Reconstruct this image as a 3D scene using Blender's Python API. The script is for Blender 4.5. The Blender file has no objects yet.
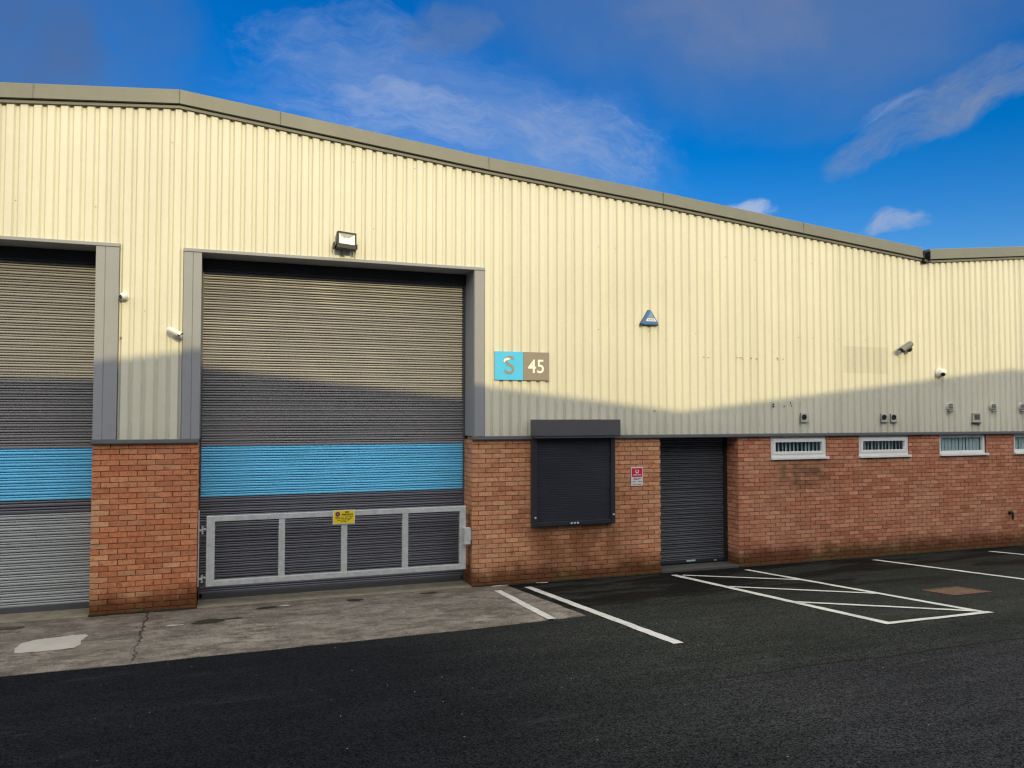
import bpy, bmesh, math, random
from mathutils import Vector, Matrix

random.seed(45)
R = math.radians
SC = bpy.context.scene
COL = SC.collection

# ------------------------------------------------------------------ camera
YAW, PITCH, ROLL = 0.3438227, 0.0382604, 0.0004025
FPX, CAM_D, CAM_H = 786.857, 11.93882, 2.724216
cd = bpy.data.cameras.new('camera')
cam = bpy.data.objects.new('camera', cd)
COL.objects.link(cam)
cd.sensor_fit = 'HORIZONTAL'
cd.sensor_width = 36.0
cd.lens = FPX / 1024.0 * 36.0
cd.clip_start = 0.1
cd.clip_end = 3000
_f = Vector((math.sin(YAW) * math.cos(PITCH), math.cos(YAW) * math.cos(PITCH), math.sin(PITCH)))
_r = Vector((math.cos(YAW), -math.sin(YAW), 0))
_u = _r.cross(_f)
_r2 = _r * math.cos(ROLL) + _u * math.sin(ROLL)
_u2 = -_r * math.sin(ROLL) + _u * math.cos(ROLL)
cam.matrix_world = Matrix(((_r2.x, _u2.x, -_f.x, 0), (_r2.y, _u2.y, -_f.y, -CAM_D), (_r2.z, _u2.z, -_f.z, CAM_H), (0, 0, 0, 1)))
SC.camera = cam

# ------------------------------------------------------------------ light
SUN_AZ = R(5.0)            # towards +x of straight behind the photographer
TAN_PROFILE = 0.41
SUN_EL = math.atan(TAN_PROFILE * math.cos(SUN_AZ))
SUN_DIR = Vector((math.sin(SUN_AZ) * math.cos(SUN_EL), -math.cos(SUN_AZ) * math.cos(SUN_EL), math.sin(SUN_EL)))
sl = bpy.data.lights.new('sun', 'SUN')
sl.energy = 2.15
sl.angle = R(0.47)
sl.color = (1.0, 0.82, 0.41)
so = bpy.data.objects.new('sun', sl)
COL.objects.link(so)
so.rotation_euler = SUN_DIR.to_track_quat('Z', 'Y').to_euler()
so.location = SUN_DIR * 60

SC.view_settings.view_transform = 'Standard'
SC.view_settings.look = 'None'
SC.view_settings.exposure = 0.20
SC.view_settings.gamma = 1.0
SC.view_settings.use_curve_mapping = False
SC.render.engine = 'CYCLES'
SC.cycles.use_denoising = True
SC.cycles.denoising_prefilter = 'ACCURATE'
SC.cycles.max_bounces = 6
SC.cycles.use_adaptive_sampling = False
SC.cycles.filter_width = 1.3


# ------------------------------------------------------------------ node helpers
class NT:
    def __init__(self, tree):
        self.t = tree
        tree.nodes.clear()

    def n(self, kind, **kw):
        nd = self.t.nodes.new(kind)
        for k, v in kw.items():
            setattr(nd, k, v)
        return nd

    def link(self, a, b):
        self.t.links.new(a, b)

    def put(self, sock, v):
        if isinstance(v, bpy.types.NodeSocket):
            self.link(v, sock)
        elif isinstance(v, (tuple, list)) and len(v) == 3 and sock.type == 'RGBA':
            sock.default_value = (*v, 1)
        else:
            sock.default_value = v

    def math(self, op, a, b=None, c=None, clamp=False):
        nd = self.n('ShaderNodeMath', operation=op, use_clamp=clamp)
        for i, v in enumerate((a, b, c)):
            if v is not None:
                self.put(nd.inputs[i], v)
        return nd.outputs[0]

    def mix(self, fac, a, b, blend='MIX'):
        nd = self.n('ShaderNodeMix', data_type='RGBA', blend_type=blend)
        self.put(nd.inputs[0], fac)
        self.put(nd.inputs[6], a)
        self.put(nd.inputs[7], b)
        return nd.outputs[2]

    def noise(self, vec, scale, detail=3, rough=0.55, dist=0.0, col=False):
        nd = self.n('ShaderNodeTexNoise')
        if vec is not None:
            self.link(vec, nd.inputs['Vector'])
        nd.inputs['Scale'].default_value = scale
        nd.inputs['Detail'].default_value = detail
        nd.inputs['Roughness'].default_value = rough
        nd.inputs['Distortion'].default_value = dist
        return nd.outputs[1 if col else 0]

    def mapr(self, v, a, b, c=0.0, d=1.0, smooth=False):
        nd = self.n('ShaderNodeMapRange')
        if smooth:
            nd.interpolation_type = 'SMOOTHSTEP'
        self.put(nd.inputs[0], v)
        for i, x in enumerate((a, b, c, d)):
            self.put(nd.inputs[i + 1], x)
        nd.clamp = True
        return nd.outputs[0]

    def scalev(self, vec, s):
        nd = self.n('ShaderNodeVectorMath', operation='MULTIPLY')
        self.link(vec, nd.inputs[0])
        nd.inputs[1].default_value = s
        return nd.outputs[0]

    def coords(self):
        tc = self.n('ShaderNodeTexCoord')
        sep = self.n('ShaderNodeSeparateXYZ')
        self.link(tc.outputs['Object'], sep.inputs[0])
        return tc.outputs['Object'], sep.outputs[0], sep.outputs[1], sep.outputs[2]

    def ramp(self, fac, stops):
        nd = self.n('ShaderNodeValToRGB')
        els = nd.color_ramp.elements
        while len(els) < len(stops):
            els.new(0.5)
        for e, (p, c) in zip(els, stops):
            e.position = p
            e.color = (*c, 1)
        self.put(nd.inputs[0], fac)
        return nd.outputs[0]


def new_mat(name):
    m = bpy.data.materials.new(name)
    m.use_nodes = True
    nt = NT(m.node_tree)
    out = nt.n('ShaderNodeOutputMaterial')
    bs = nt.n('ShaderNodeBsdfPrincipled')
    nt.link(bs.outputs[0], out.inputs[0])
    return m, nt, bs


def bump(nt, bs, h, strength=0.3, dist=0.01):
    b = nt.n('ShaderNodeBump')
    b.inputs['Strength'].default_value = strength
    b.inputs['Distance'].default_value = dist
    nt.link(h, b.inputs['Height'])
    nt.link(b.outputs[0], bs.inputs['Normal'])


def paint(name, col, rough=0.5, var=0.12, scale=6.0, metal=0.0, spec=0.4, grime=0.0, streak=False, can=0.0, rows=0.0):
    m, nt, bs = new_mat(name)
    v, x, y, z = nt.coords()
    vv = nt.scalev(v, (1, 1, 0.12)) if streak else v
    a = nt.noise(vv, scale, 4)
    b = nt.noise(v, scale * 9, 2)
    k = nt.math('ADD', nt.math('MULTIPLY', nt.math('SUBTRACT', a, 0.5), var * 2), nt.math('MULTIPLY', nt.math('SUBTRACT', b, 0.5), var * 0.7))
    if rows:
        wn = nt.n('ShaderNodeTexWhiteNoise', noise_dimensions='1D')
        nt.link(nt.math('FLOOR', nt.math('DIVIDE', z, 0.075)), wn.inputs['W'])
        k = nt.math('ADD', k, nt.math('MULTIPLY', nt.math('SUBTRACT', wn.outputs[0], 0.5), rows))
        scuff = nt.mapr(nt.noise(nt.scalev(v, (1, 1, 7)), 1.7, 5, 0.7), 0.60, 0.78, 0, 0.22, True)
        k = nt.math('SUBTRACT', k, scuff)
    k = nt.math('ADD', k, 1.0)
    c = nt.mix(1.0, col, (1, 1, 1), 'MULTIPLY')
    vm = nt.n('ShaderNodeVectorMath', operation='SCALE')
    nt.link(c, vm.inputs[0])
    nt.link(k, vm.inputs['Scale'])
    cc = vm.outputs[0]
    if grime:
        g = nt.mapr(nt.noise(vv, scale * 0.6, 5, 0.65), 0.52, 0.75, 0, grime, True)
        cc = nt.mix(g, cc, (0.06, 0.05, 0.035))
    nt.link(cc, bs.inputs['Base Color'])
    nt.link(nt.mapr(a, 0.3, 0.7, rough - 0.08, rough + 0.08), bs.inputs['Roughness'])
    bs.inputs['Metallic'].default_value = metal
    if can:
        bump(nt, bs, nt.noise(v, 2.0, 2), can, 0.03)
    bs.inputs['Specular IOR Level'].default_value = spec
    return m


M = {}
M['flash'] = paint('grey_flashing_paint', (0.28, 0.292, 0.312), 0.5, 0.1, 1.5, spec=0.3, streak=True, can=0.25)
M['fascia'] = paint('weathered_grey_fascia_paint', (0.165, 0.168, 0.142), 0.5, 0.2, 1.2, spec=0.35, grime=0.25, can=0.35)
M['trim'] = paint('base_flashing_paint', (0.13, 0.135, 0.145), 0.5, 0.12, 2.5)
M['curtain'] = paint('dark_grey_shutter_paint', (0.235, 0.229, 0.235), 0.43, 0.08, 1.3, spec=0.6, grime=0.12, rows=0.16)
M['lath_shade'] = paint('shaded_lath_paint', (0.135, 0.138, 0.165), 0.36, 0.12, 1.3, spec=0.5, grime=0.12, rows=0.16)  # shade on the laths below the blue band, put into their colour
M['blue'] = paint('sky_blue_shutter_paint', (0.17, 0.64, 0.95), 0.42, 0.1, 1.6, spec=0.4, rows=0.12)
M['silver'] = paint('bare_galvanised_lath', (0.40, 0.43, 0.43), 0.40, 0.14, 2.0, metal=0.1, rows=0.2)
M['black_shutter'] = paint('black_shutter_paint', (0.027, 0.030, 0.040), 0.38, 0.12, 2.0, spec=0.45)
M['ped_shutter'] = paint('charcoal_shutter_paint', (0.085, 0.09, 0.105), 0.36, 0.12, 2.0, spec=0.45, rows=0.2)
M['box_grey'] = paint('charcoal_box_paint', (0.085, 0.085, 0.095), 0.5, 0.08, 2.0)
M['black'] = paint('black_plastic', (0.018, 0.018, 0.018), 0.45, 0.1, 8)
M['galv'] = paint('galvanised_steel', (0.52, 0.55, 0.54), 0.5, 0.3, 14, metal=0.2)
M['upvc'] = paint('white_upvc', (0.78, 0.78, 0.76), 0.35, 0.05, 6, grime=0.12)
M['cam_grey'] = paint('dull_grey_camera_shell', (0.16, 0.16, 0.14), 0.5, 0.08, 9)
M['white'] = paint('white_plastic', (0.75, 0.74, 0.70), 0.4, 0.05, 9)
M['offwhite'] = paint('cream_fitting_plastic', (0.52, 0.51, 0.45), 0.45, 0.08, 9)
M['yellow'] = paint('yellow_sign_face', (0.80, 0.62, 0.02), 0.4, 0.05, 12)
M['sign_white'] = paint('white_sign_face', (0.70, 0.68, 0.66), 0.4, 0.06, 12)
M['red'] = paint('red_sign_face', (0.62, 0.015, 0.06), 0.4, 0.06, 12)
M['ink'] = paint('dark_sign_ink', (0.03, 0.03, 0.02), 0.5, 0.05, 12)
M['old_mark'] = paint('brown_sealant', (0.20, 0.14, 0.08), 0.6, 0.1, 12)
M['maroon'] = paint('maroon_sign_ink', (0.16, 0.02, 0.08), 0.5, 0.05, 12)
M['cyan'] = paint('cyan_sign_face', (0.075, 0.52, 0.88), 0.4, 0.04, 6)
M['taupe'] = paint('taupe_sign_face', (0.265, 0.232, 0.195), 0.45, 0.05, 6)
M['cream_ink'] = paint('cream_lettering', (0.86, 0.85, 0.74), 0.45, 0.03, 6)
M['s_grey'] = paint('grey_brown_lettering', (0.27, 0.26, 0.20), 0.45, 0.04, 6)
M['alarm_blue'] = paint('blue_alarm_plastic', (0.06, 0.17, 0.40), 0.35, 0.05, 9)
M['alarm_pale'] = paint('faded_blue_alarm_plastic', (0.20, 0.30, 0.45), 0.4, 0.06, 9)
M['reflector'] = paint('polished_reflector', (0.74, 0.77, 0.77), 0.25, 0.25, 22, metal=0.15, spec=0.9)
M['roof'] = paint('grey_roof_sheet', (0.18, 0.18, 0.18), 0.6, 0.15, 1.0)
M['concrete_sill'] = paint('step_concrete', (0.075, 0.072, 0.066), 0.75, 0.3, 5)
M['blind'] = paint('pale_blind_fabric', (0.55, 0.60, 0.61), 0.8, 0.06, 5)
M['room'] = paint('dim_room_paint', (0.25, 0.27, 0.27), 0.9, 0.05, 2)
M['teal'] = paint('pale_teal_sticker', (0.45, 0.62, 0.60), 0.5, 0.1, 40)
M['opp'] = paint('opposite_cladding', (0.42, 0.42, 0.40), 0.5, 0.08, 0.6)

# glass
m, nt, bs = new_mat('window_glass')
out = [n for n in nt.t.nodes if n.type == 'OUTPUT_MATERIAL'][0]
tr = nt.n('ShaderNodeBsdfTransparent'); tr.inputs[0].default_value = (0.84, 0.95, 0.94, 1)
gl = nt.n('ShaderNodeBsdfGlossy'); gl.inputs['Roughness'].default_value = 0.03
fr = nt.n('ShaderNodeLayerWeight'); fr.inputs[0].default_value = 0.5
ms = nt.n('ShaderNodeMixShader')
nt.link(nt.math('ADD', nt.math('MULTIPLY', nt.math('POWER', fr.outputs['Facing'], 4.0), 0.8), 0.13), ms.inputs[0]); nt.link(tr.outputs[0], ms.inputs[1]); nt.link(gl.outputs[0], ms.inputs[2])
nt.link(ms.outputs[0], out.inputs[0])
M['glass'] = m

# cladding: cream coated steel, faint streaks, sheet to sheet shifts, ghost of a removed sign
m, nt, bs = new_mat('cream_cladding_paint')
v, x, y, z = nt.coords()
st = nt.noise(nt.scalev(v, (6, 6, 0.25)), 1.2, 4, 0.6)
lo = nt.noise(v, 0.45, 3)
fine = nt.noise(v, 14, 4, 0.65)
wn = nt.n('ShaderNodeTexWhiteNoise', noise_dimensions='1D')
nt.link(nt.math('FLOOR', nt.math('DIVIDE', nt.math('ADD', x, 20.627), 0.948)), wn.inputs['W'])
k = nt.math('ADD', nt.mapr(st, 0.3, 0.7, -0.035, 0.03), nt.mapr(lo, 0.3, 0.7, -0.04, 0.04))
k = nt.math('ADD', k, nt.mapr(fine, 0.3, 0.7, -0.02, 0.02))
k = nt.math('ADD', k, nt.mapr(wn.outputs[0], 0, 1, -0.022, 0.022))
gx = nt.math('MULTIPLY', nt.math('GREATER_THAN', x, 10.94), nt.math('LESS_THAN', x, 12.02))
gz = nt.math('MULTIPLY', nt.math('GREATER_THAN', z, 3.51), nt.math('LESS_THAN', z, 4.02))
k = nt.math('ADD', k, nt.math('MULTIPLY', nt.math('MULTIPLY', gx, gz), -0.10))
k = nt.math('ADD', k, 1.0)
vm = nt.n('ShaderNodeVectorMath', operation='SCALE')
vm.inputs[0].default_value = (0.66, 0.642, 0.525)
nt.link(k, vm.inputs['Scale'])
spots = nt.mapr(nt.noise(v, 5.0, 5, 0.7), 0.70, 0.80, 0, 0.25, True)
dirt = nt.mapr(nt.math('ADD', z, nt.math('MULTIPLY', st, 0.5)), 2.55, 2.95, 0.14, 0, True)
cc = nt.mix(spots, vm.outputs[0], (0.36, 0.28, 0.16))
cc = nt.mix(dirt, cc, (0.33, 0.31, 0.25))
run = nt.mapr(nt.noise(nt.scalev(v, (9, 9, 0.18)), 1.0, 5, 0.7), 0.60, 0.78, 0, 0.16, True)
cc = nt.mix(run, cc, (0.34, 0.30, 0.22))
nt.link(cc, bs.inputs['Base Color'])
bs.inputs['Roughness'].default_value = 0.5
bs.inputs['Specular IOR Level'].default_value = 0.3
bump(nt, bs, nt.noise(nt.scalev(v, (1, 1, 0.5)), 2.2, 2), 0.12, 0.02)
M['clad'] = m


# bricks (real brick geometry; colour per brick in the 'brick' attribute)
def brick_material(name, mortar):
    m, nt, bs = new_mat(name)
    v, x, y, z = nt.coords()
    at = nt.n('ShaderNodeAttribute', attribute_name='brick')
    base = at.outputs['Color'] if not mortar else None
    n1 = nt.noise(v, 60, 4, 0.7)
    n2 = nt.noise(v, 9, 4, 0.6)
    big = nt.noise(v, 1.3, 4, 0.6)
    if mortar:
        c = nt.mix(nt.mapr(nt.noise(v, 6, 5, 0.7), 0.36, 0.62, 0, 1, True), (0.125, 0.058, 0.030), (0.37, 0.185, 0.105))
    else:
        vm = nt.n('ShaderNodeVectorMath', operation='SCALE')
        nt.link(base, vm.inputs[0])
        kk = nt.math('ADD', nt.mapr(n1, 0.25, 0.75, 0.70, 1.26), nt.mapr(nt.noise(v, 17, 4, 0.7), 0.28, 0.72, -0.24, 0.24))
        nt.link(kk, vm.inputs['Scale'])
        c = vm.outputs[0]
        c = nt.mix(nt.mapr(n2, 0.56, 0.70, 0, 0.50, True), c, (0.22, 0.085, 0.04))
        c = nt.mix(nt.mapr(nt.noise(v, 26, 4, 0.7), 0.64, 0.74, 0, 0.45, True), c, (0.66, 0.42, 0.27))
    # brown wash left by run-off below the window shutter
    wx = nt.math('MULTIPLY', nt.mapr(x, 4.35, 4.85, 0, 1, True), nt.mapr(x, 5.9, 6.7, 1, 0, True))
    wz = nt.math('MULTIPLY', nt.mapr(z, 0.18, 0.4, 0, 1, True), nt.mapr(z, 0.75, 1.0, 1, 0, True))
    wash = nt.math('MULTIPLY', nt.math('MULTIPLY', wx, wz), nt.mapr(nt.noise(v, 3, 4), 0.3, 0.6, 0.25, 0.85, True))
    c = nt.mix(wash, c, nt.mix(n2, (0.17, 0.070, 0.030), (0.29, 0.130, 0.062)))
    c = nt.mix(nt.mapr(nt.noise(v, 0.9, 5, 0.65), 0.48, 0.72, 0, 0.30, True), c, (0.58, 0.36, 0.23))
    # dark patches, larger
    bigm = nt.mapr(big, 0.56, 0.78, 0, 0.30, True)
    c = nt.mix(bigm, c, (0.17, 0.085, 0.05))
    # sooty green patch under the first small window
    sx = nt.math('MULTIPLY', nt.mapr(x, 9.2, 9.7, 0, 1, True), nt.mapr(x, 10.3, 10.9, 1, 0, True))
    sz = nt.math('MULTIPLY', nt.mapr(z, 1.15, 1.5, 0, 1, True), nt.mapr(z, 1.75, 1.88, 1, 0, True))
    soot = nt.math('MULTIPLY', nt.math('MULTIPLY', sx, sz), nt.mapr(nt.noise(v, 4, 4), 0.35, 0.65, 0.0, 0.75, True))
    c = nt.mix(soot, c, (0.13, 0.09, 0.045))
    # rising damp and algae at the foot of the wall
    zz = nt.math('ADD', z, nt.math('MULTIPLY', nt.math('SUBTRACT', nt.noise(v, 2.2, 5, 0.65), 0.5), 0.55))
    damp = nt.mapr(zz, 0.10, 0.44, 0.88, 0, True)
    dc = nt.mix(nt.mapr(nt.noise(v, 1.1, 3), 0.42, 0.62, 0, 1, True), (0.095, 0.032, 0.013), (0.070, 0.056, 0.016))
    c = nt.mix(damp, c, dc)
    nt.link(c, bs.inputs['Base Color'])
    bs.inputs['Roughness'].default_value = 0.9
    bs.inputs['Specular IOR Level'].default_value = 0.1
    bump(nt, bs, n1, 0.35, 0.004)
    return m


M['brick'] = brick_material('fired_clay_brick', False)
M['mortar'] = brick_material('dark_mortar', True)

# asphalt
m, nt, bs = new_mat('asphalt')
v, x, y, z = nt.coords()
ag = nt.n('ShaderNodeTexVoronoi'); ag.inputs['Scale'].default_value = 95; nt.link(v, ag.inputs['Vector'])
agc = nt.n('ShaderNodeSeparateXYZ'); nt.link(ag.outputs['Color'], agc.inputs[0])
f1 = nt.noise(v, 130, 3, 0.7)
f2 = nt.noise(v, 28, 4, 0.7)
b1 = nt.noise(v, 0.35, 4, 0.6, 0.4)
b2 = nt.noise(nt.scalev(v, (0.35, 1.2, 1)), 1.1, 5, 0.65)
yw = nt.math('ADD', y, nt.math('MULTIPLY', nt.math('SUBTRACT', nt.noise(v, 1.3, 4), 0.5), 0.16))
road = nt.mapr(yw, -6.23, -6.17, 1, 0)
road = nt.math('MULTIPLY', road, nt.mapr(x, 1.5, 4.5, 0, 1, True))
fresh = nt.mapr(nt.math('ADD', x, nt.math('MULTIPLY', nt.math('SUBTRACT', b1, 0.5), 3.0)), 0.6, 4.6, 1, 0, True)
base = nt.mix(b2, (0.013, 0.0152, 0.0138), (0.036, 0.0395, 0.0355))
base = nt.mix(road, base, nt.mix(b1, (0.015, 0.0165, 0.0185), (0.036, 0.0365, 0.0385)))
base = nt.mix(fresh, base, nt.mix(b2, (0.0030, 0.0038, 0.0054), (0.0115, 0.0132, 0.0168)))
wet = nt.math('MULTIPLY', nt.mapr(nt.math('ADD', y, nt.math('MULTIPLY', nt.math('SUBTRACT', b2, 0.5), 2.6)), -3.4, -1.9, 0, 1, True), nt.mapr(b2, 0.45, 0.54, 0.15, 1, True))
base = nt.mix(nt.math('MULTIPLY', wet, 0.85), base, (0.004, 0.004, 0.0045))
grain = nt.math('ADD', nt.mapr(agc.outputs[0], 0, 1, 0.05, 1.95), nt.mapr(f1, 0.3, 0.7, -0.5, 0.5))
grain = nt.math('ADD', grain, nt.mapr(f2, 0.3, 0.7, -0.2, 0.2))
grain = nt.math('MAXIMUM', grain, 0.12)
grain = nt.math('MULTIPLY', grain, nt.mapr(nt.noise(nt.scalev(v, (0.5, 2.4, 1)), 2.0, 5, 0.7), 0.3, 0.7, 0.78, 1.22))
vm = nt.n('ShaderNodeVectorMath', operation='SCALE'); nt.link(base, vm.inputs[0]); nt.link(grain, vm.inputs['Scale'])
seam = nt.math('MULTIPLY', nt.mapr(nt.math('ABSOLUTE', nt.math('ADD', yw, 6.17)), 0.0, 0.035, 0.8, 0, True), nt.mapr(x, 2.5, 5, 0, 1, True))
cc = nt.mix(seam, vm.outputs[0], (0.008, 0.008, 0.008))
chips = nt.math('GREATER_THAN', agc.outputs[1], 0.9997)
cc = nt.mix(nt.math('MULTIPLY', chips, 0.6), cc, (0.36, 0.36, 0.34))
pale = nt.mapr(nt.noise(nt.scalev(v, (0.8, 3.5, 1)), 1.1, 4, 0.6), 0.60, 0.80, 0, 0.22, True)
cc = nt.mix(pale, cc, (0.075, 0.075, 0.072))
nt.link(cc, bs.inputs['Base Color'])
nt.link(nt.mapr(wet, 0, 1, 0.92, 0.70), bs.inputs['Roughness'])
bs.inputs['Specular IOR Level'].default_value = 0.06
hh = nt.math('ADD', ag.outputs['Distance'], nt.math('MULTIPLY', f2, 0.6))
bump(nt, bs, hh, 0.55, 0.006)
M['asphalt'] = m

# concrete apron
m, nt, bs = new_mat('stained_concrete')
v, x, y, z = nt.coords()
n1 = nt.noise(v, 1.4, 6, 0.65, 0.3)
n2 = nt.noise(nt.scalev(v, (0.9, 1.5, 1)), 3.2, 7, 0.75)
n3 = nt.noise(v, 55, 4, 0.75)
n4 = nt.noise(v, 150, 2, 0.6)
c = nt.ramp(n1, [(0.34, (0.115, 0.101, 0.085)), (0.50, (0.190, 0.168, 0.142)), (0.70, (0.28, 0.246, 0.208))])
c = nt.mix(nt.mapr(n2, 0.44, 0.60, 0, 0.85, True), c, (0.085, 0.074, 0.062))
c = nt.mix(nt.mapr(nt.noise(v, 7, 6, 0.75), 0.53, 0.64, 0, 0.75, True), c, (0.060, 0.051, 0.042))
c = nt.mix(nt.mapr(nt.noise(v, 11, 6, 0.75), 0.57, 0.68, 0, 0.6, True), c, (0.37, 0.31, 0.255))
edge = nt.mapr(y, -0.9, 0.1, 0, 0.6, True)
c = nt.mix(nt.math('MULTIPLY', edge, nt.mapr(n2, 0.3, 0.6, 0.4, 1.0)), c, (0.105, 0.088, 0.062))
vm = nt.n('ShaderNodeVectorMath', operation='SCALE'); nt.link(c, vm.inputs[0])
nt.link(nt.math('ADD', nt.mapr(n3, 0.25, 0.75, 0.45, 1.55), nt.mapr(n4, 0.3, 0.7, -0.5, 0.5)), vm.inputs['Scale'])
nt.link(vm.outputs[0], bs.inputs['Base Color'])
bs.inputs['Roughness'].default_value = 0.85
bs.inputs['Specular IOR Level'].default_value = 0.25
bump(nt, bs, nt.math('ADD', n3, n2), 0.4, 0.006)
M['concrete'] = m


def ground_patch(name, c1, c2, scale, rough=0.85, dirt=None):
    m, nt, bs = new_mat(name)
    v, x, y, z = nt.coords()
    a = nt.noise(v, scale, 5, 0.7)
    b = nt.noise(v, 90, 3, 0.7)
    c = nt.mix(nt.mapr(nt.math('ADD', a, nt.math('MULTIPLY', nt.math('SUBTRACT', b, 0.5), 0.5)), 0.3, 0.7), c1, c2)
    if dirt:
        c = nt.mix(nt.mapr(nt.noise(v, 45, 5, 0.75), dirt[0], dirt[0] + 0.07, 0, dirt[1], True), c, (0.045, 0.045, 0.042))
    nt.link(c, bs.inputs['Base Color'])
    bs.inputs['Roughness'].default_value = rough
    bump(nt, bs, b, 0.3, 0.004)
    return m


M['threshold'] = ground_patch('worn_threshold_concrete', (0.15, 0.135, 0.095), (0.27, 0.245, 0.185), 5)
M['line'] = ground_patch('worn_road_paint', (0.46, 0.46, 0.43), (0.68, 0.68, 0.64), 3, 0.7, (0.56, 0.6))
M['patch'] = ground_patch('pale_repair_mortar', (0.36, 0.34, 0.30), (0.44, 0.42, 0.38), 4)
M['crack'] = ground_patch('dirt_in_crack', (0.012, 0.011, 0.010), (0.03, 0.028, 0.022), 6)
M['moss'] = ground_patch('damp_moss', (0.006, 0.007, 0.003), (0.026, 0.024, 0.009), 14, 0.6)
M['debris'] = ground_patch('grit_and_silt', (0.10, 0.085, 0.06), (0.22, 0.19, 0.15), 9)
M['rust'] = ground_patch('rusty_iron', (0.105, 0.056, 0.030), (0.175, 0.098, 0.056), 5, 0.75)
M['rust_dark'] = ground_patch('dark_rusty_iron', (0.05, 0.026, 0.015), (0.09, 0.045, 0.025), 6, 0.7)

# ------------------------------------------------------------------ world: sky + clouds
w = bpy.data.worlds.new('World')
SC.world = w
w.use_nodes = True
nt = NT(w.node_tree)
wo = nt.n('ShaderNodeOutputWorld')
bg = nt.n('ShaderNodeBackground')
bg.inputs[1].default_value = 0.10
nt.link(bg.outputs[0], wo.inputs[0])
sky = nt.n('ShaderNodeTexSky', sky_type='NISHITA')
sky.sun_disc = False
sky.sun_elevation = SUN_EL
sky.sun_rotation = math.pi - SUN_AZ
sky.altitude = 0
sky.air_density = 1.0
sky.dust_density = 0.4
sky.ozone_density = 3.0
tc = nt.n('ShaderNodeTexCoord')
dv = tc.outputs['Generated']


def pix_dir(u, v):
    d = _r2 * ((u - 512) / FPX) + _u2 * (-(v - 384) / FPX) + _f
    return d.normalized()


warp = nt.noise(dv, 5, 4, 0.6, col=True)
wv = nt.n('ShaderNodeVectorMath', operation='SUBTRACT'); nt.link(warp, wv.inputs[0]); wv.inputs[1].default_value = (0.5, 0.5, 0.5)
wv2 = nt.n('ShaderNodeVectorMath', operation='SCALE'); nt.link(wv.outputs[0], wv2.inputs[0]); wv2.inputs['Scale'].default_value = 0.11
wv3 = nt.n('ShaderNodeVectorMath', operation='ADD'); nt.link(dv, wv3.inputs[0]); nt.link(wv2.outputs[0], wv3.inputs[1])
dw = wv3.outputs[0]


def cloud(col_in, p0, p1, half_w, colour, opac, nscale, lo, hi, stretch=1.0, soft=0.15, detail=7, rough=0.62):
    """soft-edged bank of cloud between two directions of the sky, broken up by noise"""
    a, b = pix_dir(*p0), pix_dir(*p1)
    c = (a + b).normalized()
    e1 = (b - a); L = e1.length / 2; e1 = (e1 - c * e1.dot(c)).normalized()
    e2 = c.cross(e1)

    def dot(vv):
        d = nt.n('ShaderNodeVectorMath', operation='DOT_PRODUCT')
        nt.link(dw, d.inputs[0]); d.inputs[1].default_value = vv
        return d.outputs['Value']
    q1, q2 = dot(e1), dot(e2)
    s = nt.math('ADD', nt.math('POWER', nt.math('DIVIDE', q1, L), 2.0), nt.math('POWER', nt.math('DIVIDE', q2, half_w), 2.0))
    env = nt.mapr(s, soft, 1.0, 1, 0, True)
    front = nt.math('GREATER_THAN', dot(c), 0.3)
    cv = nt.n('ShaderNodeCombineXYZ')
    nt.link(nt.math('DIVIDE', q1, stretch), cv.inputs[0]); nt.link(q2, cv.inputs[1]); nt.put(cv.inputs[2], p0[0] * 0.01 + p1[1] * 0.037)
    n = nt.noise(cv.outputs[0], nscale, detail, rough, 0.3)
    msk = nt.mapr(nt.math('ADD', n, nt.math('MULTIPLY', nt.math('SUBTRACT', env, 1.0), 0.55)), lo, hi, 0, 1, True)
    msk = nt.math('MULTIPLY', nt.math('MULTIPLY', msk, front), nt.math('MULTIPLY', nt.mapr(env, 0, 0.4), opac))
    return nt.mix(msk, col_in, colour)


hs = nt.n('ShaderNodeHueSaturation'); hs.inputs['Hue'].default_value = 0.514; hs.inputs['Saturation'].default_value = 1.50; hs.inputs['Value'].default_value = 1.15
nt.link(sky.outputs[0], hs.inputs['Color'])
c = hs.outputs[0]
SKY_CLOUDS = True
W1, W2, GR, GD = (4.6, 5.1, 6.2), (3.3, 3.95, 5.4), (1.55, 2.1, 3.2), (1.0, 1.45, 2.4)
c = cloud(c, (-330, -60), (330, 70), 0.22, GD, 0.75, 3.0, 0.16, 0.85, 1.0, 0.0)
c = cloud(c, (-200, 40), (170, 20), 0.12, (0.9, 1.15, 1.8), 0.55, 5.0, 0.20, 0.70, 1.0, 0.0)
c = cloud(c, (300, -20), (1180, 10), 0.20, GR, 0.55, 2.6, 0.10, 0.85, 1.8, 0.0)
c = cloud(c, (560, 0), (940, 40), 0.09, (2.1, 2.4, 3.2), 0.50, 5.0, 0.20, 0.75, 1.6, 0.0, 9, 0.66)
c = cloud(c, (60, 70), (800, 190), 0.13, W2, 0.46, 9.0, 0.14, 0.85, 2.8, 0.0, 9, 0.7)
c = cloud(c, (190, 85), (600, 150), 0.062, W1, 0.32, 26.0, 0.34, 0.68, 3.6, 0.0, 10, 0.76)
c = cloud(c, (420, 105), (740, 178), 0.072, W2, 0.36, 34.0, 0.33, 0.68, 2.4, 0.0, 10, 0.76)
c = cloud(c, (150, 40), (520, 70), 0.09, W2, 0.26, 20.0, 0.34, 0.72, 2.0, 0.0, 10, 0.74)
c = cloud(c, (385, 60), (530, 18), 0.045, (1.5, 2.0, 3.0), 0.45, 11.0, 0.22, 0.58, 1.3, 0.0)
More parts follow.
